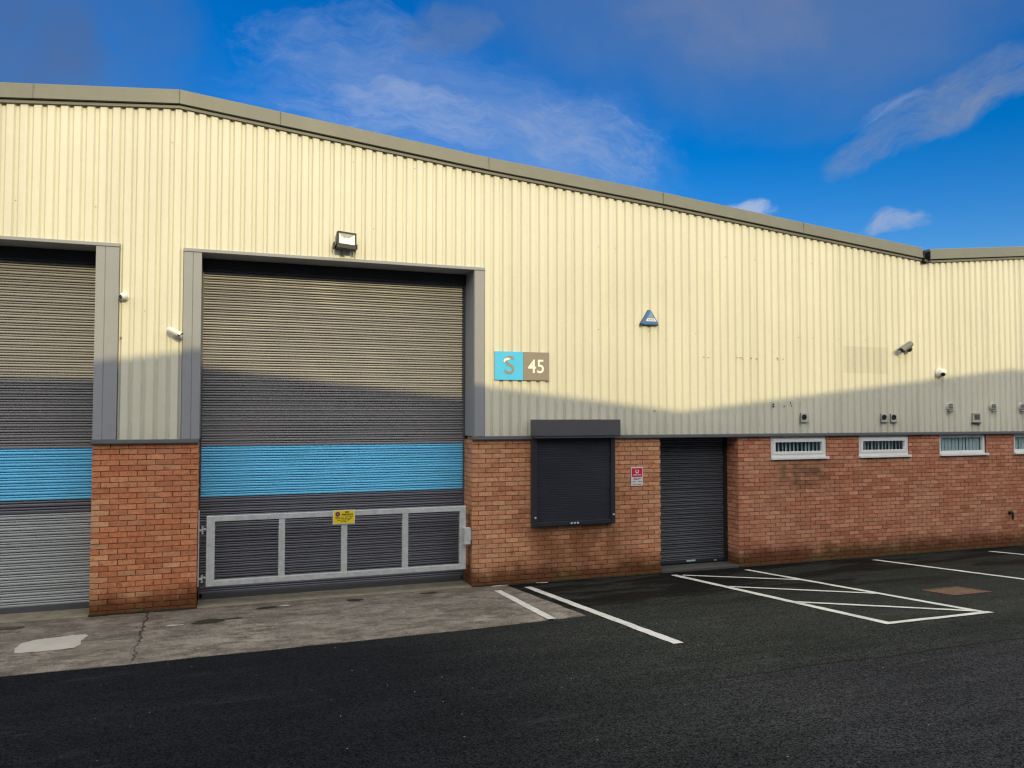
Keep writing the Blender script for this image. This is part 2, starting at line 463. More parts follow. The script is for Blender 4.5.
c = cloud(c, (780, 198), (1170, -5), 0.048, (2.3, 2.7, 3.5), 0.72, 11.0, 0.18, 0.64, 2.6, 0.0, 10, 0.72)
c = cloud(c, (830, 140), (960, 85), 0.016, W1, 0.30, 24.0, 0.30, 0.62, 2.4, 0.0, 10, 0.72)
c = cloud(c, (690, 212), (805, 204), 0.026, W1, 0.62, 24.0, 0.24, 0.54, 1.8, 0.0, 10, 0.7)
c = cloud(c, (850, 244), (958, 226), 0.026, W2, 0.62, 24.0, 0.24, 0.54, 1.8, 0.0, 10, 0.7)
# unseen broken bright cloud added for fill light, overhead and towards the sun
_sp = nt.n('ShaderNodeSeparateXYZ'); nt.link(dv, _sp.inputs[0])
_m = nt.math('ADD', nt.math('MULTIPLY', _sp.outputs[1], -0.7), nt.math('MULTIPLY', _sp.outputs[2], 0.9))
_fill_cover = nt.math('MULTIPLY', nt.mapr(_m, 0.12, 0.5, 0, 1, True), nt.mapr(nt.noise(dw, 2.6, 5, 0.55), 0.33, 0.50, 0.12, 1.0, True))
c = nt.mix(_fill_cover, c, (17.0, 16.6, 16.0))
nt.link(c, bg.inputs[0])


# ------------------------------------------------------------------ mesh helpers
class MB:
    def __init__(self):
        self.v, self.f, self.mi, self.cols, self.smooth = [], [], [], [], []

    def add(self, pts, faces, mi=0, col=None, smooth=False):
        b = len(self.v)
        self.v += [tuple(p) for p in pts]
        self.cols += [col or (1, 1, 1)] * len(pts)
        for f in faces:
            self.f.append(tuple(b + i for i in f))
            self.mi.append(mi)
            self.smooth.append(smooth)
        return self

    def box(self, x0, x1, y0, y1, z0, z1, mi=0, col=None, bev=0.0):
        if bev:
            return self.bevbox(x0, x1, y0, y1, z0, z1, bev, mi)
        p = [(x0, y0, z0), (x1, y0, z0), (x1, y1, z0), (x0, y1, z0), (x0, y0, z1), (x1, y0, z1), (x1, y1, z1), (x0, y1, z1)]
        return self.add(p, [(0, 3, 2, 1), (4, 5, 6, 7), (0, 1, 5, 4), (1, 2, 6, 5), (2, 3, 7, 6), (3, 0, 4, 7)], mi, col)

    def bevbox(self, x0, x1, y0, y1, z0, z1, b, mi=0, mtx=None):
        bm = bmesh.new()
        bmesh.ops.create_cube(bm, size=1.0)
        for v in bm.verts:
            v.co = Vector(((x0 + x1) / 2 + v.co.x * (x1 - x0), (y0 + y1) / 2 + v.co.y * (y1 - y0), (z0 + z1) / 2 + v.co.z * (z1 - z0)))
        bmesh.ops.bevel(bm, geom=bm.edges[:], offset=b, segments=2, affect='EDGES', profile=0.6)
        return self.bm(bm, mi, mtx)

    def bm(self, bm, mi=0, mtx=None, smooth=False):
        bm.verts.index_update()
        pts = [(mtx @ v.co) if mtx else v.co.copy() for v in bm.verts]
        self.add(pts, [tuple(v.index for v in f.verts) for f in bm.faces], mi, None, smooth)
        bm.free()
        return self

    def cyl(self, a, b, r0, r1=None, n=20, mi=0, smooth=True, caps=True):
        a, b = Vector(a), Vector(b)
        r1 = r0 if r1 is None else r1
        d = (b - a).normalized()
        t = Vector((0, 0, 1)) if abs(d.z) < 0.9 else Vector((1, 0, 0))
        e1 = d.cross(t).normalized(); e2 = d.cross(e1)
        ring = lambda c, r: [c + (e1 * math.cos(2 * math.pi * i / n) + e2 * math.sin(2 * math.pi * i / n)) * r for i in range(n)]
        self.add(ring(a, r0) + ring(b, r1), [(i, (i + 1) % n, n + (i + 1) % n, n + i) for i in range(n)], mi, None, smooth)
        if caps:
            self.add(ring(a, r0), [tuple(range(n))], mi)
            self.add(ring(b, r1), [tuple(reversed(range(n)))], mi)
        return self

    def sphere(self, c, r, mi=0, n=20, scale=(1, 1, 1)):
        bm = bmesh.new()
        bmesh.ops.create_uvsphere(bm, u_segments=n, v_segments=n // 2, radius=r)
        for v in bm.verts:
            v.co = Vector((v.co.x * scale[0], v.co.y * scale[1], v.co.z * scale[2])) + Vector(c)
        return self.bm(bm, mi, None, True)

    def prism(self, poly, y0, y1, mi=0):
        """poly in (x, z), extruded along y"""
        n = len(poly)
        p = [(a, y0, b) for a, b in poly] + [(a, y1, b) for a, b in poly]
        f = [tuple(range(n)), tuple(reversed(range(n, 2 * n)))] + [(i, n + i, n + (i + 1) % n, (i + 1) % n) for i in range(n)]
        return self.add(p, f, mi)

    def extrude_profile(self, prof, axis, a, b, mi=0, closed=False):
        """open profile swept between a and b. axis 'z': prof=(x,y); axis 'x': prof=(y,z)"""
        def P(q, t):
            return (q[0], q[1], t) if axis == 'z' else (t, q[0], q[1])
        n = len(prof)
        pts = [P(q, a) for q in prof] + [P(q, b) for q in prof]
        m = n if closed else n - 1
        return self.add(pts, [(i, (i + 1) % n, n + (i + 1) % n, n + i) for i in range(m)], mi)

    def build(self, name, mats, parent=None, attr=None, loc=None):
        me = bpy.data.meshes.new(name)
        me.from_pydata(self.v, [], self.f)
        for mm in (mats if isinstance(mats, (list, tuple)) else [mats]):
            me.materials.append(mm)
        me.polygons.foreach_set('material_index', self.mi)
        me.polygons.foreach_set('use_smooth', self.smooth)
        if attr:
            a = me.color_attributes.new(attr, 'FLOAT_COLOR', 'POINT')
            a.data.foreach_set('color', [q for cc in self.cols for q in (*cc, 1.0)])
        bm = bmesh.new(); bm.from_mesh(me)
        if not attr:
            bmesh.ops.recalc_face_normals(bm, faces=bm.faces[:])
        bm.to_mesh(me); bm.free()
        me.update()
        o = bpy.data.objects.new(name, me)
        COL.objects.link(o)
        if parent is not None:
            o.parent = parent
        if loc:
            o.location = loc
        return o


def empty(name, loc=(0, 0, 0)):
    o = bpy.data.objects.new(name, None)
    o.empty_display_size = 0.2
    COL.objects.link(o)
    o.location = loc
    return o


def tag(o, label=None, cat=None, group=None, kind=None):
    if label: o['label'] = label
    if cat: o['category'] = cat
    if group: o['group'] = group
    if kind: o['kind'] = kind
    return o


def text_mesh(body, size, x, z, y, mat, parent, name='lettering', bold=0.0, align='CENTER', sx=1.0):
    cu = bpy.data.curves.new(name, 'FONT')
    cu.body = body; cu.size = size; cu.offset = bold; cu.extrude = 0.001
    cu.align_x = align; cu.align_y = 'CENTER'
    t = bpy.data.objects.new('tmp_text', cu)
    COL.objects.link(t)
    me = bpy.data.meshes.new_from_object(t)
    bpy.data.objects.remove(t)
    me.transform(Matrix.Translation((x, y, z)) @ Matrix.Rotation(R(90), 4, 'X') @ Matrix.Diagonal((sx, 1, 1, 1)))
    me.name = name
    me.materials.clear(); me.materials.append(mat)
    o = bpy.data.objects.new(name, me)
    COL.objects.link(o); o.parent = parent
    return o


# ------------------------------------------------------------------ ground
SLOPE = 0.07925


def gz(y):
    if y >= 0: return 0.0
    if y > -13: return -SLOPE * y
    t = min(1.0, (-13 - y) / 6.0)
    return SLOPE * 13 + 0.22 * (1 - (1 - t) ** 2)


ys = [500, 60, 21, 1, 0] + [-i * 0.5 for i in range(1, 41)] + [-24, -40, -80, -200, -600]
xs = [-600, -150, -40, -12, -4, 0, 4, 8, 14, 20, 40, 150, 600]
g = MB()
pts = [(x_, y_, gz(y_)) for y_ in ys for x_ in xs]
nx = len(xs)
g.add(pts, [(j * nx + i, (j + 1) * nx + i, (j + 1) * nx + i + 1, j * nx + i + 1) for j in range(len(ys) - 1) for i in range(nx - 1)])
ground = tag(g.build('ground', M['asphalt']), kind='structure')


def strip(mb, a, b, wd, dz, mi=0):
    a, b = Vector(a), Vector(b)
    d = (b - a).normalized(); n_ = Vector((-d.y, d.x)) * wd / 2
    N = max(2, int((b - a).length / 0.12))
    pts = []
    for i in range(N + 1):
        p = a.lerp(b, i / N)
        j1, j2 = random.uniform(-.006, .006), random.uniform(-.006, .006)
        for q in (p + n_ * (1 + j1 / wd * 2), p - n_ * (1 + j2 / wd * 2)):
            pts.append((q.x, q.y, gz(q.y) + dz))
    mb.add(pts, [(2 * i, 2 * i + 1, 2 * i + 3, 2 * i + 2) for i in range(N)], mi)


# concrete apron in front of the big doors
ap = MB()
front = [(-9.0, -3.30), (-2.0, -3.285), (-0.62, -3.28), (0.73, -3.225), (2.66, -3.185), (4.13, -3.03)]
AX = [-9.0 + i * 0.35 for i in range(38)] + [4.15]
rows = 10


def fy(xx):
    for (xa, ya), (xb, yb) in zip(front, front[1:]):
        if xa <= xx <= xb: return ya + (yb - ya) * (xx - xa) / (xb - xa)
    return front[-1][1]


pts = []
for xx in AX:
    y1 = fy(xx) + random.uniform(-.012, .012)
    y0 = 0.0 if xx < 3.62 else -0.005
    for j in range(rows + 1):
        t = j / rows
        yy = y0 + (y1 - y0) * t
        x_ = xx + (0.02 * t * math.sin(j * 2.1) if xx > 4.1 else 0)
        pts.append((x_, yy, gz(yy) + 0.014 - 0.010 * (t > .99)))
n1_ = rows + 1
ap.add(pts, [(i * n1_ + j, i * n1_ + j + 1, (i + 1) * n1_ + j + 1, (i + 1) * n1_ + j) for i in range(len(AX) - 1) for j in range(rows)])
edge = [pts[i * n1_ + rows] for i in range(len(AX))]
ap.add(edge + [(p[0], p[1] - 0.01, gz(p[1]) - 0.03) for p in edge], [(i, i + 1, len(edge) + i + 1, len(edge) + i) for i in range(len(edge) - 1)])
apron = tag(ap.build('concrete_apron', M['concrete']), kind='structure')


def blob(mb, cx, cy, rx, ry, dz, n=28, jag=0.16, rot=0.0, mi=0, sq=1.0):
    ph = [random.uniform(0, 6.28) for _ in range(4)]
    pts = [(cx, cy, gz(cy) + dz)]
    for i in range(n):
        a = 2 * math.pi * i / n
        r = 1 + jag * (math.sin(2 * a + ph[0]) * .5 + math.sin(3 * a + ph[1]) * .5 + math.sin(7 * a + ph[2]) * .35 + random.uniform(-.4, .4))
        ca, sa = math.cos(a), math.sin(a)
        if sq != 1.0:
            ca = math.copysign(abs(ca) ** sq, ca); sa = math.copysign(abs(sa) ** sq, sa)
        px, py = rx * r * ca, ry * r * sa
        X = cx + px * math.cos(rot) - py * math.sin(rot); Y = cy + px * math.sin(rot) + py * math.cos(rot)
        pts.append((X, Y, gz(Y) + dz))
    mb.add(pts, [(0, 1 + i, 1 + (i + 1) % n) for i in range(n)], mi)


pm = MB()
_pp = [(-2.12, -2.24), (-2.17, -1.95), (-2.17, -1.66), (-2.06, -1.50), (-1.88, -1.47), (-1.70, -1.40), (-1.57, -1.40), (-1.52, -1.55), (-1.56, -1.80), (-1.52, -2.02), (-1.56, -2.22), (-1.74, -2.27), (-1.95, -2.26)]
_ring = []
for (xa, ya), (xb, yb) in zip(_pp, _pp[1:] + _pp[:1]):
    for t in (0, .25, .5, .75):
        _ring.append((xa + (xb - xa) * t + random.uniform(-.012, .012), ya + (yb - ya) * t + random.uniform(-.012, .012)))
pm.add([(-1.84, -1.85, gz(-1.85) + .0185)] + [(a_, b_, gz(b_) + .0185) for a_, b_ in _ring], [(0, i + 1, (i + 1) % len(_ring) + 1) for i in range(len(_ring))])
pm.build('repair_patch', M['patch'], apron)
ck = MB()
path = [(-1.0, -0.05), (-1.02, -0.25), (-0.985, -0.55), (-1.0, -0.9), (-0.955, -1.3), (-0.96, -1.75), (-0.915, -2.1), (-0.935, -2.5), (-0.885, -2.9), (-0.90, -3.27)]
fine_p = []
for (xa, ya), (xb, yb) in zip(path, path[1:]):
    for k_ in range(8):
        t = k_ / 8
        fine_p.append((xa + (xb - xa) * t + random.uniform(-.022, .022), ya + (yb - ya) * t))
pts = []
for i, (px, py) in enumerate(fine_p):
    wd = random.uniform(0.003, 0.013) * (0.7 if i > 50 else 1)
    pts += [(px - wd, py, gz(py) + 0.0185), (px + wd, py, gz(py) + 0.0185)]
ck.add(pts, [(2 * i, 2 * i + 1, 2 * i + 3, 2 * i + 2) for i in range(len(fine_p) - 1)])
ck.build('crack', M['crack'], apron)
for (cx, cy, rx, ry) in [(-0.22, -1.22, 0.20, 0.15), (0.52, -0.47, 0.13, 0.10), (1.73, -0.40, 0.13, 0.09), (2.85, -0.29, 0.12, 0.07), (0.06, -1.14, 0.13, 0.06)]:
    mm = MB(); blob(mm, cx, cy, rx, ry, 0.0185, 30, 0.20)
    mm.build('moss_patch', M['moss'], apron)
mm = MB(); blob(mm, -2.65, -0.5, 0.27, 0.10, 0.0185, 24, 0.08, 0, 0, 0.5); mm.build('rust_stain', M['rust_dark'], apron)
for (cx, cy, rx, ry) in [(4.02, -0.12, 0.16, 0.05), (4.75, -0.14, 0.10, 0.05), (0.75, -0.43, 0.09, 0.04), (-0.62, -1.3, 0.10, 0.05), (-0.98, -0.04, 0.04, 0.03)]:
    mm = MB(); blob(mm, cx, cy, rx, ry, 0.0195, 22, 0.35); mm.build('paint_chip', M['patch'], apron)
# silt gathered along the foot of the walls
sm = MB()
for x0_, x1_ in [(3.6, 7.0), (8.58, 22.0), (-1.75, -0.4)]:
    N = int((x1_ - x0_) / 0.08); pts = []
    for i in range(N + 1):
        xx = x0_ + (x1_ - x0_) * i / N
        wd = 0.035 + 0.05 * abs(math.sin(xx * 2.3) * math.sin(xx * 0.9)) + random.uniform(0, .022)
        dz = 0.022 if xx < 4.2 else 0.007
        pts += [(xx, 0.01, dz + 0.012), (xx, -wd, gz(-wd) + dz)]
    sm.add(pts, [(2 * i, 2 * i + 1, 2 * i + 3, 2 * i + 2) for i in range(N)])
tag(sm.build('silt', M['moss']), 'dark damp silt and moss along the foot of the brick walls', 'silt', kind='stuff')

car_park = ground
for a, b, wd, dz in [((3.835, -0.58), (3.675, -3.10), 0.11, 0.020), ((4.40, -0.375), (4.34, -4.87), 0.12, 0.006),
                     ((7.035, -0.32), (6.92, -5.00), 0.112, 0.006), ((8.45, -0.375), (8.37, -5.00), 0.10, 0.006),
                     ((6.855, -5.025), (8.44, -5.045), 0.095, 0.0085), ((7.14, -0.44), (8.37, -1.80), 0.09, 0.0085),
                     ((7.03, -1.87), (8.36, -3.38), 0.09, 0.0085), ((6.97, -3.41), (8.35, -4.93), 0.09, 0.0085),
                     ((11.25, -0.385), (11.11, -4.9), 0.10, 0.006), ((14.06, -0.46), (13.93, -4.9), 0.10, 0.006)]:
    lm = MB(); strip(lm, a, b, wd, dz)
    lm.build('painted_line', M['line'], car_park)

# rusty manhole cover
mh = empty('manhole_cover', (9.41, -3.73, gz(-3.73)))
tag(mh, 'square rusty iron manhole cover set in the asphalt beyond the hatched bay', 'manhole cover')


def sl_box(mb, x0, x1, y0, y1, t0, t1, mi=0):
    z = lambda yy, t: -SLOPE * yy + t
    p = [(x0, y0, z(y0, t0)), (x1, y0, z(y0, t0)), (x1, y1, z(y1, t0)), (x0, y1, z(y1, t0)), (x0, y0, z(y0, t1)), (x1, y0, z(y0, t1)), (x1, y1, z(y1, t1)), (x0, y1, z(y1, t1))]
    mb.add(p, [(0, 3, 2, 1), (4, 5, 6, 7), (0, 1, 5, 4), (1, 2, 6, 5), (2, 3, 7, 6), (3, 0, 4, 7)], mi)


q = MB()
for (x0, x1, y0, y1) in [(-.34, .34, -.28, -.24), (-.34, .34, .24, .28), (-.34, -.30, -.24, .24), (.30, .34, -.24, .24)]:
    sl_box(q, x0, x1, y0, y1, -0.01, 0.010)
q.build('frame', M['rust_dark'], mh)
q = MB()
sl_box(q, -.293, .293, -.233, .233, -0.01, 0.007)
for i in range(9):
    for j in range(7):
        cx, cy = -.25 + i * .0625, -.195 + j * .065
        sl_box(q, cx - .018, cx + .018, cy - .012, cy + .012, 0.006, 0.011)
q.build('cover_plate', M['rust'], mh)

# ------------------------------------------------------------------ the building
unit = tag(empty('industrial_unit', (0, 0, 0)),
           'cream ribbed steel industrial building with brick base, grey trim and two tall roller doors', 'building')

ROOF = [(-14.9, 5.96), (-14.6, 5.96), (-0.729, 7.302), (3.845, 6.845), (7.02, 6.585), (10.0, 6.305), (13.03, 6.025), (13.19, 6.025), (15.81, 6.282), (24.0, 7.09)]
XL, XR, DEPTH = -14.9, 24.0, 22.0


def rz(xx):
    for (xa, za), (xb, zb) in zip(ROOF, ROOF[1:]):
        if xa <= xx <= xb: return za + (zb - za) * (xx - xa) / (xb - xa)
    return ROOF[-1][1]


BRICK_TOP = 2.318
CLAD_BOT = 2.372
LINTEL = 5.035
DOORS = [(-5.745, -1.742), (-0.405, 3.615)]      # clear openings
FR = 0.235                                         # jamb flashing width (left), see below
JAMBS = [(-5.98, -5.745), (-1.742, -1.456), (-0.640, -0.405), (3.620, 3.793)]
PED = (6.992, 8.582)

# --- cladding
PITCH = 0.158
prof = [(0.0, -0.034), (0.080, -0.034), (0.102, -0.002), (0.136, -0.002)]
cx0 = -1.567 - PITCH * 84
px = []
i = 0
while True:
    b0 = cx0 + i * PITCH
    if b0 > XR: break
    for dx, yy in prof:
        xx = b0 + dx
        if XL <= xx <= XR: px.append((xx, yy))
    i += 1


def prof_y(xx):
    t = (xx - cx0) % PITCH
    pp = prof + [(PITCH, -0.034)]
    for (a, ya), (b, yb) in zip(pp, pp[1:]):
        if a <= t <= b: return ya + (yb - ya) * (t - a) / (b - a)
    return -0.034


cuts = [XL, XR, -6.0, -1.448, -0.648, 3.801] + [p[0] for p in ROOF if XL < p[0] < XR]
for c_ in cuts: px.append((c_, prof_y(c_)))
px = sorted(set((round(a, 5), round(b, 5)) for a, b in px))


def clad_zb(xm):
    if -6.0 < xm < -1.448 or -0.648 < xm < 3.801: return LINTEL + 0.022
    return CLAD_BOT


cl = MB()
for (xa, ya), (xb, yb) in zip(px, px[1:]):
    if xb - xa < 1e-4: continue
    zb = clad_zb((xa + xb) / 2)
    za, zb2 = rz(xa) - 0.243, rz(xb) - 0.243
    zs_a = [zb, zb + (za - zb) * .33, zb + (za - zb) * .66, za]
    zs_b = [zb, zb + (zb2 - zb) * .33, zb + (zb2 - zb) * .66, zb2]
    cl.add([(xa, ya, z_) for z_ in zs_a] + [(xb, yb, z_) for z_ in zs_b], [(k_, 4 + k_, 5 + k_, k_ + 1) for k_ in range(3)])
# lap of neighbouring sheets: a thin raised lip every sixth rib
laps = []
i = 0
while True:
    xx = cx0 + 84 * PITCH + (i - 12) * PITCH * 6 + 0.083
    i += 1
    if xx > 23: break
    if xx < -14: continue
    zb = clad_zb(xx)
    lap = MB(); lap.box(xx - 0.010, xx, -0.0385, -0.0365, zb, rz(xx) - 0.27); laps.append(lap)
# screws
scr = MB()
k_ = 0
bx = cx0
while bx < XR - 0.3:
    for zz in (2.50, 4.15, 5.55, 6.55):
        xm = bx + 0.120
        if zz < clad_zb(xm) + 0.03 or zz > rz(xm) - 0.33 or k_ % 2 or random.random() < 0.8: continue
        scr.box(xm - .0055, xm + .0055, -0.008, -0.0015, zz - .0055, zz + .0055)
    bx += PITCH; k_ += 1
cladding = cl.build('cladding', M['clad'], unit)
for lap in laps: lap.build('sheet_lap', M['clad'], cladding)
tag(scr.build('screw', M['trim'], cladding), kind='stuff')
# holes and scraps of old fixings left in the sheeting
for (xx, zz, w_, h_) in [(9.32, 2.905, .035, .03), (9.32, 2.865, .04, .03), (9.56, 2.868, .022, .026), (9.70, 2.93, .012, .05), (9.72, 2.88, .012, .04),
                         (8.55, 3.735, .03, .012), (8.62, 3.738, .045, .012), (8.66, 3.72, .012, .03), (8.85, 3.735, .03, .02), (8.97, 3.725, .035, .02),
                         (9.42, 3.75, .04, .014), (9.43, 3.72, .014, .03), (9.55, 3.735, .014, .02), (7.85, 3.73, .03, .014), (7.95, 3.725, .03, .012),
                         (-1.42, 3.765, .028, .028), (6.86, 2.78, .03, .014)]:
    yy = prof_y(xx)
    fx = MB(); fx.box(xx - w_ / 2, xx + w_ / 2, -0.040, -0.0365, zz - h_ / 2, zz + h_ / 2)
    fx.build('old_fixing', M['old_mark'] if zz > 3.2 else M['ink'], cladding)

# --- verge flashings along the roof edge, one piece per joint
joints = [(-14.9, -10.9), (-10.9, -6.6), (-6.6, -2.52), (-2.52, -0.729), (-0.729, 0.635), (0.635, 3.845), (3.845, 7.02), (7.02, 10.0), (10.0, 12.90), (13.07, 15.81), (15.81, 19.9), (19.9, 24.0)]
for n_i, (a, b) in enumerate(joints):
    fm = MB()
    ns = [a + 0.003, b - 0.003]
    pts = []
    yo = -0.095 - 0.0025 * (n_i % 2)
    sec = [(0.25, 0.0), (yo + 0.012, 0.008), (yo, 0.0), (yo - 0.012, -0.196), (yo + 0.02, -0.202), (yo + 0.02, -0.184), (0.25, -0.184)]
    for xx in ns:
        z0 = rz(xx) - 0.018
        pts += [(xx, yy, z0 + zz) for yy, zz in sec]
    n_ = len(sec)
    fm.add(pts, [(j, (j + 1) % n_, n_ + (j + 1) % n_, n_ + j) for j in range(n_)] + [tuple(range(n_)), tuple(reversed(range(n_, 2 * n_)))])
    # lapped joint strap
    zl = rz(a + 0.012)
    fm.box(a + 0.002, a + 0.010, yo - 0.012, yo - 0.004, zl - 0.208, zl - 0.022)
    fm.build('verge_flashing', M['fascia'], unit)
# lower closure trim
tm = MB()
kx = sorted(set([p[0] for p in ROOF]))
for xa, xb in zip(kx, kx[1:]):
    za, zb = rz(xa), rz(xb)
    y0, y1 = -0.062, 0.2
    pts = [(xa, y0, za - .268), (xb, y0, zb - .268), (xb, y0, zb - .226), (xa, y0, za - .226), (xa, y1, za - .268), (xb, y1, zb - .268), (xb, y1, zb - .226), (xa, y1, za - .226)]
    tm.add(pts, [(0, 1, 2, 3), (0, 4, 5, 1), (3, 2, 6, 7)])
tm.build('closure_trim', M['fascia'], unit)

# --- roof and closed shell
rf = MB()
for xa, xb in zip(kx, kx[1:]):
    rf.add([(xa, 0.22, rz(xa) - .02), (xb, 0.22, rz(xb) - .02), (xb, DEPTH, rz(xb) - .02), (xa, DEPTH, rz(xa) - .02)], [(0, 1, 2, 3)])
rf.build('roof', M['roof'], unit)
sh = MB()
sh.box(XL, XL + 0.2, 0.3, DEPTH, -0.3, 5.9)
sh.box(XR - 0.2, XR, 0.3, DEPTH, -0.3, 6.9)
sh.prism([(XL, -0.3)] + [(XR, -0.3)] + [(p[0], p[1] - 0.05) for p in reversed(ROOF)], DEPTH - 0.2, DEPTH - 0.002)
sh.build('rear_wall', M['clad'], unit)
# inner lining just behind the facade so that no light leaks round the openings
ln = MB()
ln.box(XL + .2, DOORS[0][0] - 0.3, 0.05, 0.12, -0.2, 6.0)
ln.prism([(-1.7, 2.40), (-0.45, 2.40), (-0.45, 6.6), (-1.7, 6.6)], 0.06, 0.12)
ln.box(3.66, 23.8, 0.06, 0.12, 2.40, 5.70)
ln.box(XL + .3, 23.5, 0.9, 0.98, 5.2, 5.7)
ln.build('inner_lining', M['room'], unit)

# --- flashings
base = MB()
for a, b in [(XL, -5.98), (-1.760, -0.400), (3.600, 23.98)]:
    # drip profile
    base.extrude_profile([(0.03, CLAD_BOT + 0.004), (-0.045, CLAD_BOT + 0.004), (-0.052, CLAD_BOT - 0.002), (-0.052, BRICK_TOP + 0.008), (-0.040, BRICK_TOP - 0.006), (-0.034, BRICK_TOP), (0.03, BRICK_TOP + 0.012)], 'x', a, b)
    base.box(a + .001, a + .006, -0.0515, 0.03, BRICK_TOP, CLAD_BOT)
base.build('base_flashing', M['trim'], unit)
for (a, b) in JAMBS:
    jm = MB()
    right_of_opening = any(abs(a - d[1]) < 0.02 for d in DOORS)
    if right_of_opening:   # opening lies to the left
        fold = a + 0.115 if b - a > 0.2 else a + 0.008
        pr = [(a, 0.50), (a, -0.048), (fold - 0.006, -0.048), (fold, -0.041), (fold + 0.006, -0.050), (b - 0.003, -0.050), (b, -0.044), (b, 0.0)]
    else:
        fold = b - 0.112
        pr = [(a, 0.0), (a, -0.044), (a + 0.003, -0.050), (fold - 0.006, -0.050), (fold, -0.041), (fold + 0.006, -0.048), (b, -0.048), (b, 0.50)]
    jm.extrude_profile(pr, 'z', CLAD_BOT + 0.006, LINTEL - 0.028)
    jm.build('jamb_flashing', M['flash'], unit)
for (a, b) in [(-5.985, -1.452), (-0.645, 3.797)]:
    lm = MB()
    lm.extrude_profile([(0.0, LINTEL + 0.035), (-0.056, LINTEL + 0.024), (-0.060, LINTEL + 0.018), (-0.060, LINTEL - 0.020), (-0.050, LINTEL - 0.026), (0.50, LINTEL - 0.022)], 'x', a, b)
    lm.box(a, a + .003, -0.059, 0.0, LINTEL - .02, LINTEL + .022)
    lm.box(b - .003, b, -0.059, 0.0, LINTEL - .02, LINTEL + .022)
    lm.build('lintel_flashing', M['flash'], unit)

# --- bricks
PAL = {
    'orange': [(.58, .225, .110), (.54, .200, .095), (.60, .260, .135), (.52, .190, .092), (.57, .230, .115)],
    'tan': [(.58, .285, .150), (.54, .245, .125), (.60, .315, .175), (.48, .205, .11), (.55, .245, .135), (.59, .300, .165)],
    'red': [(.52, .225, .135), (.47, .190, .112), (.55, .265, .165), (.43, .170, .100), (.50, .220, .135)],
}
PALE = (.62, .32, .17)


def brick_face(mb_b, mb_m, u0, u1, z0, z1, to_w, pal, holes=(), pale_at=(), pale_edge=None, bond=0.0, header=False):
    """bricks laid in stretcher bond; to_w(u, depth, z) -> world. depth 0 is the brick face, + goes into the wall"""
    BL, BH, J = 0.225, 0.075, 0.010
    # mortar bed, cut round the holes
    us = sorted(set([u0, u1] + [h[k] for h in holes for k in (0, 1) if u0 < h[k] < u1]))
    zs = sorted(set([z0, z1] + [h[k] for h in holes for k in (2, 3) if z0 < h[k] < z1]))
    for ua, ub in zip(us, us[1:]):
        for za, zb in zip(zs, zs[1:]):
            um, zm = (ua + ub) / 2, (za + zb) / 2
            if any(h[0] < um < h[1] and h[2] < zm < h[3] for h in holes): continue
            mb_m.add([to_w(ua, .009, za), to_w(ub, .009, za), to_w(ub, .009, zb), to_w(ua, .009, zb)], [(0, 1, 2, 3)])
    r0 = math.floor(z0 / BH)
    for r in range(int(r0), int(math.ceil(z1 / BH)) + 1):
        za, zb = max(z0, r * BH), min(z1, r * BH + BH - J)
        if zb - za < 0.012: continue
        off = bond + (BL / 2 if r % 2 else 0.0)
        k0 = math.floor((u0 - off) / BL)
        u = off + k0 * BL
        while u < u1:
            segs = [(max(u, u0), min(u + BL - J, u1))]
            for h in holes:
                if h[2] < (za + zb) / 2 < h[3]:
                    ns = []
                    for a, b in segs:
                        if b <= h[0] or a >= h[1]: ns.append((a, b))
                        else:
                            if a < h[0]: ns.append((a, h[0]))
                            if b > h[1]: ns.append((h[1], b))
                    segs = ns
            for a, b in segs:
                if b - a < 0.02: continue
                c_ = list(random.choice(PAL[pal]))
                kk = random.uniform(0.86, 1.12)
                um, zm = (a + b) / 2, (za + zb) / 2
                pale = any(abs(um - p[0]) < 0.085 and abs(zm - p[1]) < 0.037 for p in pale_at)
                if pale_edge and a < u0 + 0.02 and pale_edge[0] < zm < pale_edge[1] and random.random() < 0.85: pale = True
                if random.random() < (0.035 if pal != 'orange' else (0.05 if zm < 1.1 else 0.0)): pale = True; kk *= 0.92
                if pale: c_ = [PALE[q_] * (0.6) + c_[q_] * 0.4 if not pale_at else PALE[q_] for q_ in range(3)]
                c_ = tuple(q_ * kk for q_ in c_)
                d0 = random.uniform(-.0018, .0012)
                dj = [random.uniform(-.0012, .0012) for _ in range(4)]
                e = 0.0016
                p = [to_w(a, .010, za), to_w(b, .010, za), to_w(b, .010, zb), to_w(a, .010, zb),
                     to_w(a + e, d0 + dj[0], za + e), to_w(b - e, d0 + dj[1], za + e), to_w(b - e, d0 + dj[2], zb - e), to_w(a + e, d0 + dj[3], zb - e)]
                mb_b.add(p, [(4, 5, 6, 7), (0, 1, 5, 4), (1, 2, 6, 5), (2, 3, 7, 6), (3, 0, 4, 7)], 0, c_)
            u += BL


WINS = [(9.29, 10.542, True), (11.312, 12.541, True), (13.342, 14.60, False), (15.388, 16.64, False)]
WZ0, WZ1 = 1.905, 2.330


def wall_piece(u0, u1, pal, z1=BRICK_TOP + 0.004, returns=(), **kw):
    bb, mo = MB(), MB()
    brick_face(bb, mo, u0, u1, -0.12, z1, lambda u, d, z_: (u, d, z_), pal, **kw)
    for side, depth in returns:
        if side == 'L':   # left-facing return
            brick_face(bb, mo, 0.0135, depth, -0.12, z1, lambda u, d, z_: (u0 + d, u, z_), pal, bond=0.1125)
        else:
            brick_face(bb, mo, 0.0135, depth, -0.12, z1, lambda u, d, z_: (u1 - d, u, z_), pal, bond=0.1125)
    o = bb.build('brick_wall', M['brick'], unit, attr='brick')
    mo.build('mortar', M['mortar'], o)
    return o


